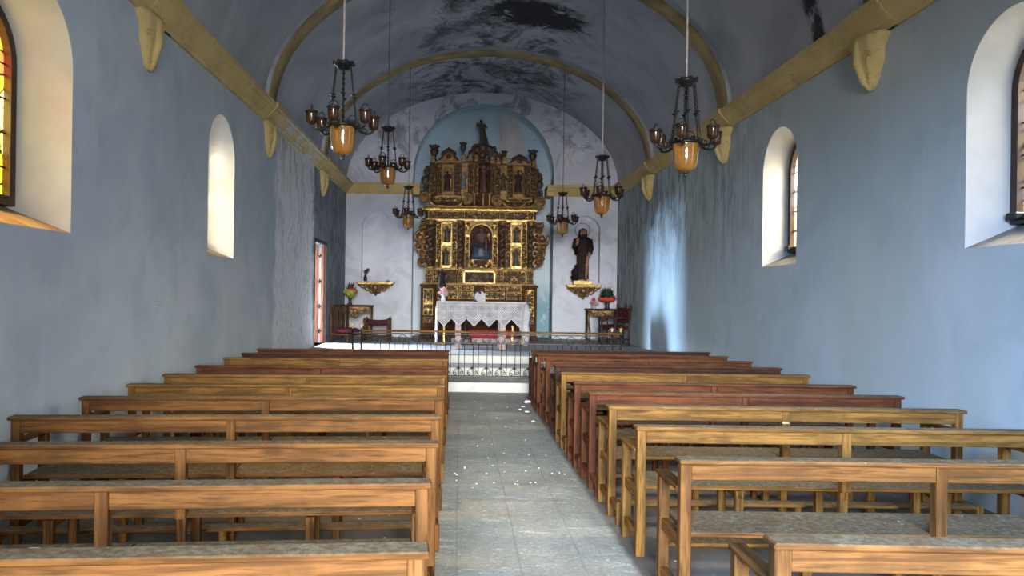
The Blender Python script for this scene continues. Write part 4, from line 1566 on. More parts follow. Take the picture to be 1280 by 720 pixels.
def leaves(mb, c, n, spread, h, size, seed):
    rs = random.Random(seed)
    for i in range(n):
        a, el = rs.uniform(0, 2 * PI), rs.uniform(.15, 1.3)
        d = Vector((math.cos(a) * math.cos(el), math.sin(a) * math.cos(el) * .8, math.sin(el)))
        L = rs.uniform(.55, 1.0)
        tip = Vector(c) + Vector((d.x * spread, d.y * spread, d.z * h)) * L
        base = Vector(c) + (tip - Vector(c)) * .35
        side = d.cross(Vector((0, 0, 1))).normalized() * size
        nn = side.cross(d).normalized() * size * .25
        m = base.lerp(tip, .5)
        vs = [mb.b.verts.new(q) for q in (base, m + side + nn, tip, m - side + nn)]
        mb.face(vs)
        ws = [mb.b.verts.new(q) for q in (base - nn * .3, m + side + nn * .7, tip - nn * .3, m - side + nn * .7)]
        mb.face(list(reversed(ws)))
        mb.tube([Vector(c), base, m], .005, 4)


# small vase of dark red roses on the left console
c = P(456.5, 351.5, YF - .15)
r = thing('flower_vase', 'small dark vase with two or three withered red roses on the left console', 'vase', c)
mb = MB()
mb.lathe([(.035, 0), (.05, .03), (.055, .08), (.035, .14), (.022, .18), (.032, .2)], seg=14)
mb.build('vase_body', M['vase'], r)
mb = MB()
flowers(mb, (0, 0, .2), 4, .11, .14, .04, 4)
mb.build('blossoms', M['redrobe'], r)
mb = MB()
for q in ((-.08, .0, .3), (.05, 0, .34), (.09, .02, .26)):
    mb.tube([(0, 0, .16), q], .006, 5)
mb.build('stems', M['leaf'], r)
c = P(485, 351.5, YF - .15)
o = MB().box(-.05, .05, -.03, .03, 0, .025, .008).build('small_dish', M['vase'], None, c)
tag(o, 'little dark dish at the right end of the left gilded console', 'dish')

# ---- the saint in the right niche
sb = P(730, 356, YF - .12)
SH = 1.55
st = thing('saint_statue', 'dark wooden saint with wire halo and a dog, standing on the right gilded console', 'statue', (sb.x - .03, YF - .02, sb.z), 0)
mb = MB()
mb.box(-.28, .24, -.24, .16, 0, .115, .012)
mb.build('plinth', M['gold'], st)
Bz = .115
H = 1.40
mb = MB()
# body: head, neck, trunk, arms with hands, both legs - one surface
rings = []
for f, a, d, ox in ((.50, .105, .075, 0), (.58, .10, .07, 0), (.66, .105, .07, 0), (.74, .125, .075, 0), (.80, .135, .07, 0), (.83, .09, .055, 0), (.85, .042, .042, 0), (.872, .04, .042, 0), (.885, .05, .055, 0), (.91, .058, .07, 0),
                    (.94, .062, .074, 0), (.97, .055, .066, 0), (.992, .03, .04, 0), (1.0, .008, .01, 0)):
    rings.append([Vector((a * H * math.cos(t * PI / 8), (d * H * math.sin(t * PI / 8) - .005), Bz + f * H)) for t in range(16)])
mb.loft(rings)
for s, kn in ((-1, 0), (1, -.05)):
    mb.tube([(s * .055 * H, 0, Bz + .52 * H), (s * .06 * H, kn * H - .01, Bz + .28 * H), (s * .062 * H, .0, Bz + .15 * H), (s * .062 * H, .01, Bz + .035 * H)], [.062 * H, .045 * H, .04 * H, .026 * H], 10)
    mb.tube([(s * .062 * H, .03, Bz + .022 * H), (s * .064 * H, -.05 * H, Bz + .02 * H), (s * .066 * H, -.10 * H, Bz + .012 * H)], [.026 * H, .024 * H, .014 * H], 8)
mb.ball((0, -.074 * H - .006, Bz + .925 * H), .011 * H, .017 * H, .022 * H, 8, 6)


def hand(mb, w, dr, s, H, curl):
    """palm, four unequal bent fingers and a side thumb at wrist w pointing along dr"""
    dr = Vector(dr).normalized()
    side = dr.cross(Vector((0, 1, 0))).normalized()
    nrm = side.cross(dr).normalized()
    w = Vector(w)
    mb.tube([w, w + dr * .03, w + dr * .075], [.02, .026, .026], 8)
    for i, L in enumerate((.055, .065, .06, .045)):
        o = w + dr * .075 + side * (.018 * (i - 1.5))
        mb.tube([o - dr * .015, o + dr * L * .5 + nrm * curl * .008, o + dr * L * .9 + nrm * curl * .03], [.0095, .0085, .007], 6)
    o = w + dr * .03 + side * s * .022
    mb.tube([o, o + dr * .025 + side * s * .022, o + dr * .055 + side * s * .026 + nrm * curl * .01], [.011, .0095, .008], 6)


# right arm (image left) raised in blessing, left arm lowered to lift the habit
mb.tube([(-.13 * H, 0, Bz + .79 * H), (-.155 * H, -.03, Bz + .66 * H), (-.12 * H, -.13 * H, Bz + .73 * H)], [.045 * H, .038 * H, .026 * H], 10)
hand(mb, (-.12 * H, -.13 * H, Bz + .73 * H), (.0, -.1, 1), 1, H, -1)
mb.tube([(.13 * H, 0, Bz + .79 * H), (.15 * H, -.02, Bz + .62 * H), (.11 * H, -.1 * H, Bz + .50 * H)], [.045 * H, .038 * H, .026 * H], 10)
hand(mb, (.11 * H, -.1 * H, Bz + .50 * H), (-.25, -.1, -1), 1, H, -1)
mb.build('body', M['skin'], st, mods=[('REMESH', dict(mode='VOXEL', voxel_size=.0065, use_smooth_shade=True))])
mb = MB()
# habit: open over the left thigh (image right)
rings = []
prof = [(.03, .112, .105), (.12, .108, .10), (.3, .105, .095), (.45, .108, .095), (.55, .108, .09), (.60, .102, .082), (.68, .11, .082), (.76, .13, .088), (.805, .138, .082), (.835, .10, .065), (.848, .055, .05)]
n = 40
for f, a, d in prof:
    ring = []
    for k in range(n + 1):
        gap = .95 * max(0, (.46 - f) / .46) ** .5 if f < .46 else .0
        t0, t1 = -PI / 2 + .55 + gap * 1.3, -PI / 2 + .55 - gap * .2 + 2 * PI
        t = t0 + (t1 - t0) * k / n
        fold = 1 + (.07 * math.sin(7 * t + 4 * f) if f < .58 else .02 * math.sin(5 * t))
        ring.append(Vector((a * H * math.cos(t) * fold, d * H * math.sin(t) * fold, Bz + f * H)))
    rings.append(ring)
mb.loft(rings, False, True, 0, False)
for s, p3 in ((-1, [(-.125 * H, 0, Bz + .80 * H), (-.158 * H, -.03, Bz + .655 * H), (-.124 * H, -.115 * H, Bz + .705 * H)]), (1, [(.125 * H, 0, Bz + .80 * H), (.155 * H, -.02, Bz + .62 * H), (.118 * H, -.085 * H, Bz + .525 * H)])):
    mb.tube(p3, [.052 * H, .05 * H, .044 * H], 12, False)
mb.build('habit', M['robe'], st, mods=[('SOLIDIFY', dict(thickness=.012, offset=1))])
mb = MB()
rings = []
for f, a, d in ((.50, .148, .10), (.62, .155, .10), (.72, .158, .10), (.80, .15, .095), (.84, .10, .07), (.855, .062, .055)):
    rings.append([Vector((a * H * math.cos(t) * (1 + .04 * math.sin(8 * t)), d * H * math.sin(t), Bz + f * H)) for t in [-.35 + (PI + .7) * q / 20 for q in range(21)]])
mb.loft(rings, False, True, 0, False)
mb.build('cape', M['cape'], st, mods=[('SOLIDIFY', dict(thickness=.014, offset=1))])
mb = MB()
rings = []
for f, a, d, oy in ((.835, .075, .05, .03), (.88, .078, .062, .02), (.93, .074, .075, .014), (.97, .066, .072, .01), (1.0, .04, .05, .008), (1.012, .008, .01, .005)):
    rings.append([Vector((a * H * math.cos(t) * (1 + .05 * math.sin(9 * t)), oy + d * H * math.sin(t), Bz + f * H)) for t in [-.62 + (PI + 1.24) * q / 20 for q in range(21)]])
mb.loft(rings, False, True, 0, False)
mb.build('hair', M['hair'], st, mods=[('SOLIDIFY', dict(thickness=.014, offset=1))])
mb = MB()
mb.loft([[Vector((a * H * math.cos(t), -.052 * H + d * H * math.sin(t), Bz + f * H)) for t in [q * PI / 5 for q in range(10)]] for f, a, d in ((.835, .012, .01), (.855, .03, .022), (.88, .04, .026), (.9, .036, .02))])
mb.build('beard', M['hair'], st)
mb = MB()
hp = P(730, 284, YF - .1)
mb.tube([(.0 + .2 * math.cos(q * PI / 20), .06, Bz + .985 * H + .2 * math.sin(q * PI / 20)) for q in range(41)], .006, 6, False)
mb.tube([(.0, .06, Bz + .985 * H - .2), (.0, .05, Bz + .8 * H)], .006, 6)
mb.build('halo', M['bronze'], st)
mb = MB()
mb.tube([(-.25 * 1, -.02, Bz + .19 * 1.0), (-.2, -.06, Bz + .30)], [.085, .07], 10)
# seated dog: haunches, chest, neck, head, ears, legs, tail
mb.ball((-.21, .0, Bz + .10), .09, .11, .105, 12, 8)
mb.tube([(-.2, -.01, Bz + .12), (-.19, -.07, Bz + .24), (-.18, -.09, Bz + .34)], [.085, .07, .05], 10)
mb.ball((-.175, -.11, Bz + .39), .05, .06, .052, 10, 8)
mb.tube([(-.17, -.14, Bz + .385), (-.155, -.2, Bz + .37)], [.034, .022], 8)
for s in (-1, 1):
    mb.tube([(-.19 + s * .04, -.09, Bz + .22), (-.19 + s * .04, -.12, Bz + .1), (-.185 + s * .04, -.125, Bz + .01)], [.034, .022, .02], 8)
    mb.tube([(-.175 + s * .042, -.09, Bz + .42), (-.175 + s * .06, -.1, Bz + .37)], [.02, .012], 6)
    mb.tube([(-.21 + s * .07, -.02, Bz + .1), (-.21 + s * .075, -.09, Bz + .06), (-.21 + s * .07, -.06, Bz + .015), (-.21 + s * .07, -.13, Bz + .015)], [.055, .04, .022, .02], 8)
mb.tube([(-.24, .08, Bz + .06), (-.28, .13, Bz + .1), (-.26, .14, Bz + .2)], [.022, .018, .01], 8)
mb.build('dog', M['cape'], st, mods=[('REMESH', dict(mode='VOXEL', voxel_size=.009, use_smooth_shade=True))])


# ------------------------------------------------------------------ console tables
def console_table(loc, w, d, h, label, legs):
    r = thing('console_table', label, 'table', loc)
    mb = MB()
    mb.box(-w / 2, w / 2, -d, 0, h - .05, h, .014)
    mb.build('table_top', M['rdark'], r)
    mb = MB()
    # rococo apron: scalloped outline with a hanging shell
    hw = w / 2 - .05
    out = [(-hw, h - .05), (hw, h - .05)]
    for i in range(21):
        t = 1 - 2 * i / 20
        dep = .09 + .16 * math.exp(-(t / .28) ** 2) + .03 * math.cos(t * 14)
        out.append((hw * t, h - .05 - dep))
    mb.prism(out, -d + .03, -d + .07, 'y')
    for s in (-1, 1):
        for (u, v, r0, q) in ((.16, .2, .07, 1), (.42, .11, .065, -1), (.68, .1, .06, 1), (.1, .1, .05, -1), (.88, .08, .05, -1)):
            cc = (s * hw * u, -d + .02, h - .05 - v)
            mb.tube(spiral_pts(cc, r0, 1.3, 'xz', q * s, .5, .15, 22), [.024 - .012 * z / 21 for z in range(22)], 7)
    mb.ball((0, -d + .02, h - .17), .07, .04, .08, 10, 8)
    mb.ball((0, -d + .02, h - .30), .04, .03, .05, 8, 6)
    mb.build('apron', M['old_and_shaded_gold'], r)
    for s in (-1, 1):
        mb = MB()
        pts, rad = [], []
        for i in range(15):
            t = i / 14
            off = .05 * math.sin(t * PI * 1.0) * (1 - t) * 2 - .07 * math.sin(t * PI) * t
            pts.append((s * (w / 2 - .08 + off), -d + .06 - .35 * off, (h - .05) * (1 - t) + .0))
            rad.append(.035 - .018 * t)
        pts += [(s * (w / 2 - .05), -d + .03, .03)]
        rad += [.022]
        mb.tube(pts, rad, 8)
        mb.ball((s * (w / 2 - .06), -d + .03, .03), .035, .035, .03, 8, 6)
        mb.build('leg', M['old_and_shaded_gold'], r)
        if legs > 2:
            mb = MB()
            mb.box(s * (w / 2 - .06) - .025, s * (w / 2 - .06) + .025, -.06, -.01, 0, h - .05, .006)
            mb.build('leg', M['rdark'], r)
    return r


cl = P(445, 381, 19.7)
console_table((cl.x, 19.95, SF), .88, .42, cl.z - SF, 'gilded rococo console table in the left corner beside the side door', 4)
cr_ = P(753, 386, 20.5)
console_table((cr_.x, 20.75, SF), .88, .45, cr_.z - SF, 'gilded rococo console table below the saint on the right of the altarpiece', 4)

# bouquet on the left console table
b = P(437.5, 380, 19.75)
r = thing('flower_vase', 'dark vase with a fan of green, yellow and red flowers on the left console table', 'vase', (b.x, 19.75, cl.z))
mb = MB()
mb.lathe([(.06, 0), (.065, .02), (.035, .06), (.045, .14), (.05, .2), (.04, .22)], seg=14)
mb.build('vase_body', M['vase'], r)
mb = MB()
mb.lathe([(.04, .18), (.09, .22), (.17, .29), (.20, .36), (.19, .37), (.12, .32)], seg=18, cap=False)
mb.build('green_wrap', M['green'], r)
mb = MB()
flowers(mb, (-.02, -.06, .27), 16, .13, .12, .04, 5)
mb.build('yellow_blossoms', M['yellow'], r)
mb = MB()
flowers(mb, (.07, -.09, .30), 14, .10, .12, .04, 6)
mb.build('red_blossoms', M['red'], r)
mb = MB()
leaves(mb, (.02, 0, .30), 70, .28, .34, .022, 7)
mb.build('withered_foliage', M['purple'], r)

# plant with red bow on the right console table
b = P(757.5, 385.5, 20.6)
r = thing('potted_plant', 'bushy dark plant with a red ribbon collar on the right console table', 'plant', (b.x, 20.42, cr_.z))
mb = MB()
mb.lathe([(.07, 0), (.075, .02), (.05, .06), (.06, .14), (.08, .2)], seg=14)
mb.build('pot', M['vase'], r)
mb = MB()
for q in range(16):
    a = q * 2 * PI / 16
    mb.tube([(.06 * math.cos(a), .06 * math.sin(a), .24), (.16 * math.cos(a), .13 * math.sin(a), .25), (.22 * math.cos(a + .1), .17 * math.sin(a + .1), .27 + .03 * (q % 2))], [.045, .06, .035], 7)
mb.build('red_ribbon', M['red'], r)
mb = MB()
leaves(mb, (0, 0, .22), 260, .30, .40, .036, 11)
mb.build('foliage', M['leaf'], r)
b = P(741, 385.5, 20.6)
r = thing('flower_vase', 'little glass vase with pink and red flowers left of the ribboned plant', 'vase', (b.x, 20.42, cr_.z))
mb = MB()
mb.lathe([(.05, 0), (.055, .02), (.04, .06), (.05, .11)], seg=12)
mb.build('vase_body', M['glassy'], r)
mb = MB()
flowers(mb, (0, 0, .1), 9, .10, .12, .035, 12)
mb.build('pink_blossoms', M['pinkpetal'], r)
mb = MB()
flowers(mb, (0, -.02, .2), 4, .05, .08, .035, 13)
mb.build('red_blossoms', M['red'], r)

# ------------------------------------------------------------------ chairs of the sanctuary
# low kneeling chair with a tall slatted back along the left wall
r = thing('prayer_chair', 'dark slatted kneeling chair with a faded crimson cushion by the side door', 'chair', (-2.93, 18.55, SF), R(-25))
for y in (-.36, .36):
    mb = MB()
    mb.tube([(.04, y, 0), (.04, y, .9)], .024, 8)
    mb.ball((.04, y, .9), .03, .03, .03, 8, 6)
    mb.build('back_post', M['rdark'], r)
for k in range(7):
    mb = MB()
    mb.box(.03, .05, -.30 + k * .1 - .018, -.30 + k * .1 + .018, .2, .84, .004)
    mb.build('back_slat', M['rdark'], r)
mb = MB()
mb.box(.015, .07, -.38, .38, .84, .89, .01)
mb.build('crest_rail', M['rdark'], r)
mb = MB()
mb.box(.02, .06, -.36, .36, .16, .2, .006)
mb.build('back_rail', M['rdark'], r)
for y in (-.33, .33):
    mb = MB()
    mb.tube([(.5, y, 0), (.5, y, .22)], .022, 8)
    mb.build('leg', M['rdark'], r)
mb = MB()
mb.box(.03, .53, -.37, .37, .17, .22, .01)
mb.build('seat_frame', M['rdark'], r)
mb = MB()
mb.ball((.29, 0, .27), .26, .36, .085, 20, 10)
mb.build('cushion', M['velvet'], r)


def arm_chair(label, loc, rot, w=.62, hseat=.4, hback=.56, back=True):
    r = thing('leather_armchair', label, 'chair', loc, rot)
    for x in (-w / 2 + .035, w / 2 - .035):
        for y, h in ((-.22, hback - .02), (.22, hback)):
            mb = MB()
            mb.box(x - .035, x + .035, y - .03, y + .03, 0, h, .01)
            mb.ball((x, y, h), .034, .03, .03, 8, 6)
            mb.build('post', M['rdark'], r)
        mb = MB()
        mb.box(x - .03, x + .03, -.2, .2, hback - .1, hback - .05, .012)
        mb.build('armrest', M['rdark'], r)
    mb = MB()
    n = 12
    rings = []
    for i in range(n + 1):
        t = -1 + 2 * i / n
        z = hback - .02 - .03 * (1 - t * t)
        rings.append([Vector((t * (w / 2 - .06), .2, z)), Vector((t * (w / 2 - .06), .23, z)), Vector((t * (w / 2 - .06), .23, z - .16)), Vector((t * (w / 2 - .06), .2, z - .16))])
    mb.loft(rings, True, False)
    mb.build('back_band', M['leather'], r)
    mb = MB()
    mb.box(-w / 2 + .04, w / 2 - .04, -.22, .2, hseat * .5 - .03, hseat * .5, .012)
    mb.build('seat', M['leather'], r)
    mb = MB()
    mb.box(-w / 2 + .05, w / 2 - .05, -.24, -.2, .10, .15, .006)
    mb.build('stretcher', M['rdark'], r)
    return r


b = P(471.5, 421, 19.15)
arm_chair('low dark armchair with an oxblood leather band between the left console and altarpiece', (b.x, 19.15, SF), 0, .66)


def tall_chair(label, loc, rot, m):
    r = thing('high_back_chair', label, 'chair', loc, rot)
    w, d = .46, .44
    for x in (-w / 2, w / 2):
        mb = MB()
        mb.tube([(x, d / 2, 0), (x, d / 2, .45), (x, d / 2 + .07, .95)], [.022, .024, .02], 8)
        mb.ball((x, d / 2 + .07, .97), .03, .03, .035, 8, 6)
        mb.build('back_post', M['frame'], r)
        mb = MB()
        mb.tube([(x, -d / 2, 0), (x, -d / 2, .66)], .022, 8)
        mb.build('leg', M['frame'], r)
        mb = MB()
        mb.tube([(x, -d / 2 - .03, .66), (x, 0, .68), (x, d / 2 + .02, .64)], [.024, .02, .02], 8)
        mb.build('armrest', M['frame'], r)
    mb = MB()
    mb.box(-w / 2 + .02, w / 2 - .02, d / 2 - .0, d / 2 + .05, .55, .9, .02, Matrix.Translation((0, .02, 0)))
    mb.build('back_pad', m, r)
    mb = MB()
    mb.box(-w / 2, w / 2, -d / 2, d / 2, .40, .47, .02)
    mb.build('seat', m, r)
    mb = MB()
    for y in (-d / 2, d / 2):
        mb.box(-w / 2, w / 2, y - .012, y + .012, .14, .18, .004)
    mb.build('stretcher', M['frame'], r)
    for k in range(4):
        mb = MB()
        mb.tube([(-w / 2 + .08 + k * .1, -d / 2, .17), (-w / 2 + .08 + k * .1, -d / 2, .4)], .012, 6)
        mb.build('spindle', M['frame'], r)
    return r


b = P(795, 430, 18.6)
tall_chair('dark high-backed chair with red leather turned sideways by the right wall', (3.72, 18.35, SF), R(-58), M['leather'])
tall_chair('dark armchair with a black seat half hidden beside the right console table', (3.84, 19.45, SF), R(-75), M['cape'])

# ------------------------------------------------------------------ altar
AX, AY = .47, 16.55
AT = 1.53
alt = thing('altar_table', 'stone altar table on square legs in front of the gilded altarpiece', 'altar', (AX, AY + .45, SF))
mb = MB()
mb.box(-.93, .93, -.43, .43, AT - SF - .09, AT - SF - .012, .01)
mb.build('table_slab', M['pink'], alt)
for x in (-.50, .46):
    for y in (-.37, .32):
        mb = MB()
        mb.box(x - .062, x + .062, y - .06, y + .06, 0, AT - SF - .09, .008)
        mb.build('leg', M['pink'], alt)

# the lace cloth: flat top, pleated fall with a zigzag hem, longer at the sides
cloth = thing('altar_cloth', 'white lace altar cloth with a zigzag hem hanging over the altar', 'cloth', (AX, AY + .45, SF))
ht = AT - SF
mb = MB()
mb.box(-.97, .97, -.455, .45, ht - .011, ht, .004)
mb.box(-.97, .97, -.462, -.452, ht - .075, ht, .003)
mb.build('cloth_top', M['linen'], cloth)


def fall(x0, x1, y0, y1, top, hem, n=120, m=14, wav=.012):
    """hanging cloth from (x0,y0) to (x1,y1); hem(t) = drop at t"""
    mb = MB()
    g = []
    dx, dy = x1 - x0, y1 - y0
    L = math.hypot(dx, dy)
    nx, ny = dy / L, -dx / L
    for i in range(n + 1):
        t = i / n
        colv = []
        for j in range(m + 1):
            s = j / m
            w = wav * math.sin(t * L * 26 + 1.5 * math.sin(t * 9)) * s
            colv.append(mb.b.verts.new((x0 + dx * t + nx * w, y0 + dy * t + ny * w, top - hem(t) * s)))
        g.append(colv)
    for i in range(n):
        for j in range(m):
            mb.face((g[i][j], g[i + 1][j], g[i + 1][j + 1], g[i][j + 1]), 0, True)
    return mb


tri = lambda t, k: abs(((t * k) % 1.0) - .5) * 2
front = fall(-.97, .97, -.468, -.468, ht - .03, lambda t: .34 + .17 * (1 - tri(t, 6.0)) + (.12 if t > .93 else 0))
front.build('front_fall', M['lace'], cloth, mods=[('SOLIDIFY', dict(thickness=.004))])
mb = MB()
hemp = []
for i in range(121):
    t = i / 120
    hemp.append((-.97 + 1.94 * t, -.474 - .012 * math.sin(t * 1.94 * 26 + 1.5 * math.sin(t * 9)), ht - .03 - (.33 + .17 * (1 - tri(t, 6.0)) + (.12 if t > .93 else 0))))
mb.tube(hemp, .012, 6)
mb.tube([(p[0], p[1], ht - .03 - .26 - .085 * (1 - tri(k / 120, 6.0))) for k, p in enumerate(hemp)], .007, 6)
mb.build('hem_border', M['linen'], cloth)
side = fall(-.975, -.975, .44, -.46, ht - .02, lambda t: .45 + .35 * t + .12 * tri(t, 3), 60, 12, .03)
side.build('left_fall', M['lace'], cloth, mods=[('SOLIDIFY', dict(thickness=.004))])
side = fall(.975, .975, -.46, .44, ht - .02, lambda t: .80 - .15 * t + .12 * tri(t, 3), 60, 12, .045)
side.build('right_fall', M['linen'], cloth, mods=[('SOLIDIFY', dict(thickness=.004))])
mb = MB()
mb.tube([(-.96, -.49, .62), (-.955, -.5, .35), (-.965, -.49, .12)], [.035, .026, .02], 8)
mb.build('hanging_ribbon', M['linen'], cloth)

mb = MB()
mb.tube([(.955, -.47, ht - .05), (.97, -.50, ht - .25), (.94, -.52, ht - .45), (.96, -.50, .36), (.955, -.49, .18), (.96, -.48, .10)], [.05, .085, .075, .085, .07, .05], 12)
mb.build('hanging_bundle', M['linen'], cloth)

# things standing on the altar
z = AT
b = P(599.5, 373, AY + .3)
mb = MB()
out = [(-.13, 0), (.13, 0)] + [(.125 * math.cos(PI * i / 14), .12 + .11 * math.sin(PI * i / 14)) for i in range(15)]
mb.prism(out, -.02, .02, 'y')
o = mb.build('altar_card', M['linen'], None, (b.x, AY + .35, z))
tag(o, 'pale arched card standing on the altar, in front of the gilded friezes', 'card')
b = P(594, 373, AY + .25)
r = thing('microphone', 'black gooseneck microphone bent over on the altar left of the pale card', 'microphone', (b.x, AY + .25, z))
mb = MB()
mb.lathe([(.045, 0), (.045, .02), (.015, .028)], seg=14)
mb.build('base', M['black'], r)
mb = MB()
mb.tube([(0, 0, .02), (-.03, 0, .08), (-.02, 0, .15), (.02, 0, .21), (.07, 0, .225), (.10, 0, .205)], .015, 8)
mb.build('gooseneck', M['black'], r)
mb = MB()
mb.tube([(.085, 0, .22), (.12, 0, .18)], [.022, .026], 10)
mb.build('capsule', M['black'], r)
b = P(554.5, 373, AY + .3)
r = thing('flower_vase', 'pale green glass vase of pink flowers at the left end of the altar', 'vase', (b.x, AY + .3, z))
mb = MB()
mb.lathe([(.05, 0), (.055, .02), (.04, .08), (.055, .15)], seg=14)
mb.build('vase_body', M['glassy'], r)
mb = MB()
flowers(mb, (0, 0, .13), 12, .11, .14, .04, 21)
mb.build('pink_blossoms', M['pinkpetal'], r)
mb = MB()
leaves(mb, (0, 0, .12), 24, .12, .14, .02, 22)
mb.build('foliage', M['leaf'], r)
b = P(552, 373, AY + .55)
r = thing('statuette', 'black robed statuette on a slender stem at the left end of the altar', 'statuette', (b.x, AY + .62, z))
mb = MB()
mb.lathe([(.06, 0), (.06, .02), (.02, .04), (.016, .2), (.03, .26), (.07, .28), (.07, .3)], seg=14)
mb.build('stand', M['black'], r)
figure_mb(.42, 0, 'folded', 1.25).build('body', M['cape'], r, (0, 0, .3), mods=[('REMESH', dict(mode='VOXEL', voxel_size=.008, use_smooth_shade=True))])
b = P(648, 373, AY + .3)
r = thing('candlestick', 'short dark candlestick at the right end of the altar', 'candlestick', (b.x, AY + .3, z))
mb = MB()
mb.lathe([(.05, 0), (.05, .015), (.015, .03), (.022, .07), (.012, .1), (.035, .12), (.03, .13)], seg=14)
mb.build('stick', M['bronze'], r)
mb = MB()
mb.lathe([(.018, .13), (.018, .18), (.004, .19)], seg=10)
mb.build('candle', M['vase'], r)

# red-carpeted step behind the altar, with its stone riser
mb = MB()
mb.box(-.2, 1.55, 18.9, 20.0, SF, SF + .10, .01)
pl = mb.build('altar_plinth', M['pink'])
tag(pl, 'pinkish stone plinth at the foot of the altarpiece, under the red carpet', 'plinth')
mb = MB()
mb.box(.22, 1.42, 19.25, 19.95, SF + .10, SF + .30, .02)
o = mb.build('kneeling_cushion', M['redcloth'])
tag(o, 'long crimson kneeling cushion seen between the altar legs', 'cushion')

# gilded chair at the left behind the altar, small stool at the right
b = P(550, 428, 18.0)
r = thing('gilded_stand', 'slim gilded stand with two uprights behind the left end of the altar', 'stand', (b.x, 18.0, SF))
for x in (-.10, .09):
    mb = MB()
    mb.box(x - .022, x + .022, -.02, .02, 0, .92, .006)
    mb.build('upright', M['gold'], r)
mb = MB()
mb.box(-.14, .13, -.12, .12, 0, .05, .01)
mb.build('base', M['old_and_shaded_gold'], r)
mb = MB()
mb.box(-.12, .11, -.015, .015, .86, .91, .006)
mb.build('crossbar', M['gold'], r)
b = P(646, 425, 18.3)
r = thing('wooden_stool', 'small wooden stool with pale legs behind the right end of the altar', 'stool', (b.x, 18.2, SF))
mb = MB()
mb.box(-.15, .15, -.14, .14, .26, .31, .01)
mb.build('seat', M['rdark'], r)
for x in (-.12, .12):
    for y in (-.11, .11):
        mb = MB()
        mb.box(x - .02, x + .02, y - .02, y + .02, 0, .46 if y < 0 else .26, .004)
        mb.build('leg', M['gold'], r)
# dark iron lectern under the altar
r = thing('iron_lectern', 'black iron scroll stand on the floor behind the altar legs', 'stand', (AX - .28, 17.9, SF))
mb = MB()
mb.tube([(-.12, 0, 0), (-.04, 0, .25), (-.06, 0, .5)], .014, 7)
mb.tube([(.12, 0, 0), (.04, 0, .25), (.06, 0, .5)], .014, 7)
mb.tube(spiral_pts((-.06, 0, .56), .06, 1.3, 'xz', 1, -1.4), .012, 7)
mb.tube(spiral_pts((.06, 0, .56), .06, 1.3, 'xz', -1, -1.7), .012, 7)
mb.tube([(-.1, 0, .14), (.1, 0, .14)], .012, 7)
mb.build('frame', M['iron'], r)

# ------------------------------------------------------------------ altar rail
RYY = 13.7
xa, xb = P(441, 413, RYY).x, P(776, 416, RYY).x
rz0, rz1 = .17, 1.03
rail = thing('altar_rail', 'black wrought-iron communion rail with a wooden handrail across the chancel step', 'railing', ((xa + xb) / 2, RYY, .17))
L = xb - xa
h = L / 2
H = rz1 - rz0
mb = MB()
mb.box(-h + .15, h + .02, -.035, .035, H - .035, H, .008)
mb.build('handrail', M['honey_x'], rail)
for zz in (H - .06, H - .22, .06, .24):
    if zz in (.24,):
        continue
    mb = MB()
    mb.box(-h, h, -.009, .009, zz - .009, zz + .009)
    mb.build('crossbar', M['iron'], rail)
for x in (-h, -h + .155, h - .155, h):
    mb = MB()
    mb.tube([(x, 0, 0), (x, 0, H + .02)], .018, 8)
    mb.tube(spiral_pts((x + .06, 0, .08), .055, 1.2, 'xz', 1, PI), .008, 6)
    mb.tube(spiral_pts((x - .06, 0, .08), .055, 1.2, 'xz', -1, 0), .008, 6)
    p = mb.build('post', M['iron'], rail)
    mb = MB()
    if x < 0:
        mb.lathe([(.012, 0), (.02, .02), (.012, .04)], (x, 0, H + .01), 10)
        mb.tube([(x + .035 * math.cos(q * PI / 8), 0, H + .085 + .035 * math.sin(q * PI / 8)) for q in range(17)], .011, 6, False)
    else:
        mb.lathe([(.02, 0), (.028, .015), (.018, .03), (.036, .05), (.04, .065), (.03, .07), (.012, .09)], (x, 0, H + .01), 12)
    mb.build('finial', M['brass'], p)
per = .25
n = int((L - .31) / per)
x0 = -h + .155 + ((L - .31) - n * per) / 2
for i in range(n):
    xc = x0 + per * (i + .5)
    for dx in (-.048, .048):
        mb = MB()
        mb.tube([(xc + dx + .06, 0, .06), (xc + dx + .06, 0, H - .22)], .0065, 6)
        mb.build('bar', M['iron'], rail)
    mb = MB()
    for s in (-1, 1):
        mb.tube([(xc, 0, H - .08)] + [(xc + s * .075 * math.sin(q * PI / 10), 0, H - .15 + .07 * math.cos(q * PI / 10)) for q in range(0, 9)], .006, 6)
        mb.tube(spiral_pts((xc + s * .04, 0, H - .185), .03, 1.1, 'xz', s, 0), .006, 6)
    mb.build('top_scroll', M['iron'], rail)
    mb = MB()
    for s in (-1, 1):
        mb.tube([(xc + s * .012, 0, .20), (xc + s * .05, 0, .18), (xc + s * .085, 0, .13), (xc + s * .09, 0, .09)], .006, 6)
        mb.tube(spiral_pts((xc + s * .055, 0, .105), .035, 1.2, 'xz', s, 0), .006, 6)
    for q in range(6):
        a = q * PI / 3
        mb.tube([(xc, -.005, .2), (xc + .035 * math.cos(a), -.005, .2 + .035 * math.sin(a))], [.01, .004], 6)
    mb.build('bottom_scroll', M['iron'], rail)

# ------------------------------------------------------------------ fallen plaster
rs = random.Random(5)


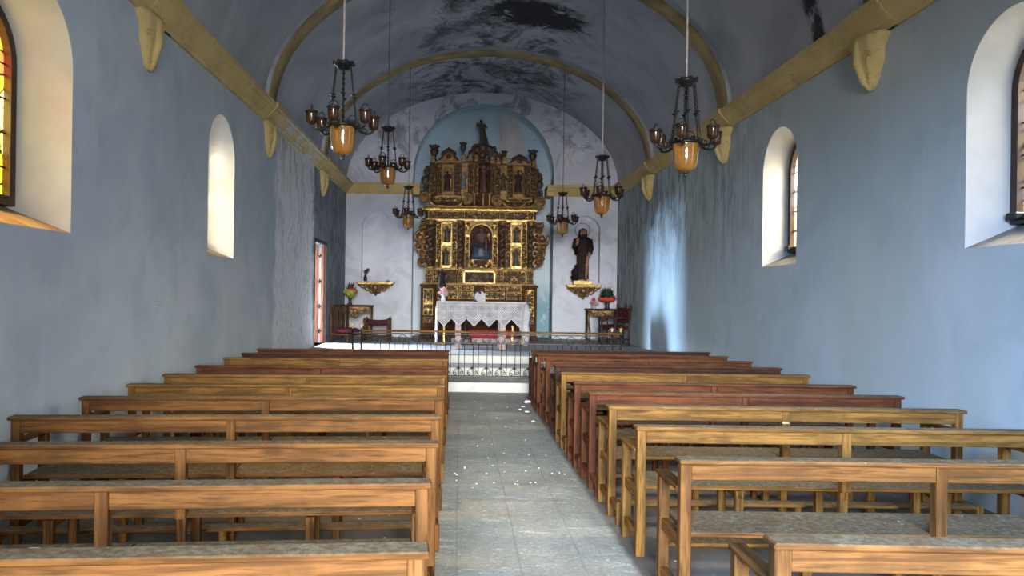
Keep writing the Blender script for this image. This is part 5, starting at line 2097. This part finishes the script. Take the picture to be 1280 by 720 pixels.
def chunk(px, py, size, label, Z=0.0, mat='flake', flat=.35, group='fallen plaster on the aisle floor', name='plaster_chunk'):
    a, b = px - VX, py - VY
    x = a * math.cos(ROLL) + b * math.sin(ROLL)
    y = -a * math.sin(ROLL) + b * math.cos(ROLL)
    Y = (EYE - Z) * F_PX / y
    mb = MB()
    bmesh.ops.create_icosphere(mb.b, subdivisions=2, radius=1.0)
    for v in mb.b.verts:
        k = 1 + .5 * (mnoise.noise(v.co * 1.3 + Vector((px, py, 3))))
        v.co = Vector((v.co.x * size * k, v.co.y * size * .8 * k, max(v.co.z * size * flat * k, -size * flat * .3)))
    o = mb.build(name, M[mat], None, (x * Y / F_PX, Y, Z + size * flat * .3))
    o.rotation_euler = (0, 0, rs.uniform(0, 6))
    tag(o, label, 'plaster chunk' if name == 'plaster_chunk' else 'leaf', group)


chunk(660, 503, .075, 'largest white lump of fallen plaster by the right pew ends near the step')
chunk(654, 508.5, .04, 'second white plaster lump just nearer than the largest one')
chunk(650, 512, .028, 'small plaster bit left of the other lumps near the step')
chunk(659, 515, .036, 'flat grey-white plaster piece in front of the lumps near the step')
chunk(666.5, 527, .03, 'lone white plaster bit beside the third pew end from the altar on the right')
FG = 'plaster crumbs scattered along the aisle'
for i in range(46):
    py = rs.uniform(494, 610)
    px = rs.uniform(566, 650 + (py - 494) * .6)
    chunk(px, py, rs.uniform(.005, .010), 'tiny white plaster crumb lying on the grey aisle floor', 0, 'flake', .5, FG)
chunk(39, 687, .035, 'white plaster flake on the seat of the second pew on the left', .452, 'flake', .12, 'flakes lying on the pews')
chunk(982, 529, .03, 'pale flake on the top rail of the fourth pew on the right', .847, 'leafdry', .15, 'flakes lying on the pews')

# ------------------------------------------------------------------ light
def area(name, loc, rot, sx, sy, power, col):
    l = bpy.data.lights.new(name, 'AREA')
    l.shape = 'RECTANGLE'
    l.size, l.size_y = sx, sy
    l.energy = power
    l.color = col
    o = bpy.data.objects.new(name, l)
    COL.objects.link(o)
    o.location = loc
    o.rotation_euler = rot
    return o


# sky light falling through the main door behind the camera, plus two added fills
area('main_door_sky', (-1.6, -6.5, 5.0), (R(90 - 26), 0, R(-14)), 6.0, 4.0, 2700, (.36, .64, 1.0))
area('main_door_blue_sky', (-2.0, -5.2, 4.2), (R(90 - 14), 0, R(-26)), 1.6, 1.4, 1500, (.22, .48, 1.0))
area('added_frontal_fill', (XC - .3, -13.0, 3.9), (R(90 - 4), 0, 0), 5.0, 4.0, 8800, (1.0, .985, .96))  # frontal lamp added to brighten the steps, altar and far wall
area('added_left_wall_fill', (3.2, -4.0, 2.6), (R(90), 0, R(32)), 3.0, 2.4, 480, (1.0, .97, .93))  # extra lamp, added and turned to brighten the left wall
# sky outside each window, high and a few metres off
for c, p, col in ((5.65, 2000, (1, .96, .9)), (10.1, 260, (.93, .96, 1))):
    area('window_sky', (XL - 3.6, c, 5.6), (0, R(-55), 0), 3.0, 3.0, p, col)
for c, p, col in ((5.97, 1900, (.95, .97, 1)), (10.35, 1300, (1, .98, .95))):
    area('window_sky', (XR + 3.6, c, 5.6), (0, R(55), 0), 3.0, 3.0, p, col)
# sky and bright yard beyond the side door
area('side_door_sky', (XL - 3.0, 18.7, 4.2), (R(62), 0, R(-104)), 2.0, 1.6, 4000, (.70, .84, 1.0))
area('side_door_daylight', (XL - 9.0, 18.7, 2.7), (R(88), 0, R(-90)), 1.3, 2.4, 4000, (.48, .71, 1.0))

w = bpy.data.worlds.new('overcast_sky')
sc.world = w
w.use_nodes = True
bg = w.node_tree.nodes['Background']
bg.inputs[0].default_value = (.75, .85, 1.0, 1)
bg.inputs[1].default_value = 1.0

# ------------------------------------------------------------------ camera and view
cam = bpy.data.cameras.new('camera')
cam.sensor_width = 36.0
cam.lens = F_PX / 1280 * 36.0
cam.shift_x = (640 - VX) / 1280
cam.shift_y = (VY - 360) / 1280
cam.clip_start = .05
co = bpy.data.objects.new('camera', cam)
COL.objects.link(co)
co.matrix_world = Matrix.Translation((0, 0, EYE)) @ Matrix.Rotation(-ROLL, 4, 'Y') @ Matrix.Rotation(R(90), 4, 'X')
sc.camera = co
sc.view_settings.view_transform = 'Standard'
sc.view_settings.look = 'None'
sc.view_settings.exposure = 0.78
sc.view_settings.gamma = 1.0
sc.view_settings.use_curve_mapping = False
sc.cycles.max_bounces = 10
sc.cycles.diffuse_bounces = 6
sc.cycles.transparent_max_bounces = 16
sc.cycles.sample_clamp_indirect = 6.0
sc.cycles.use_denoising = True
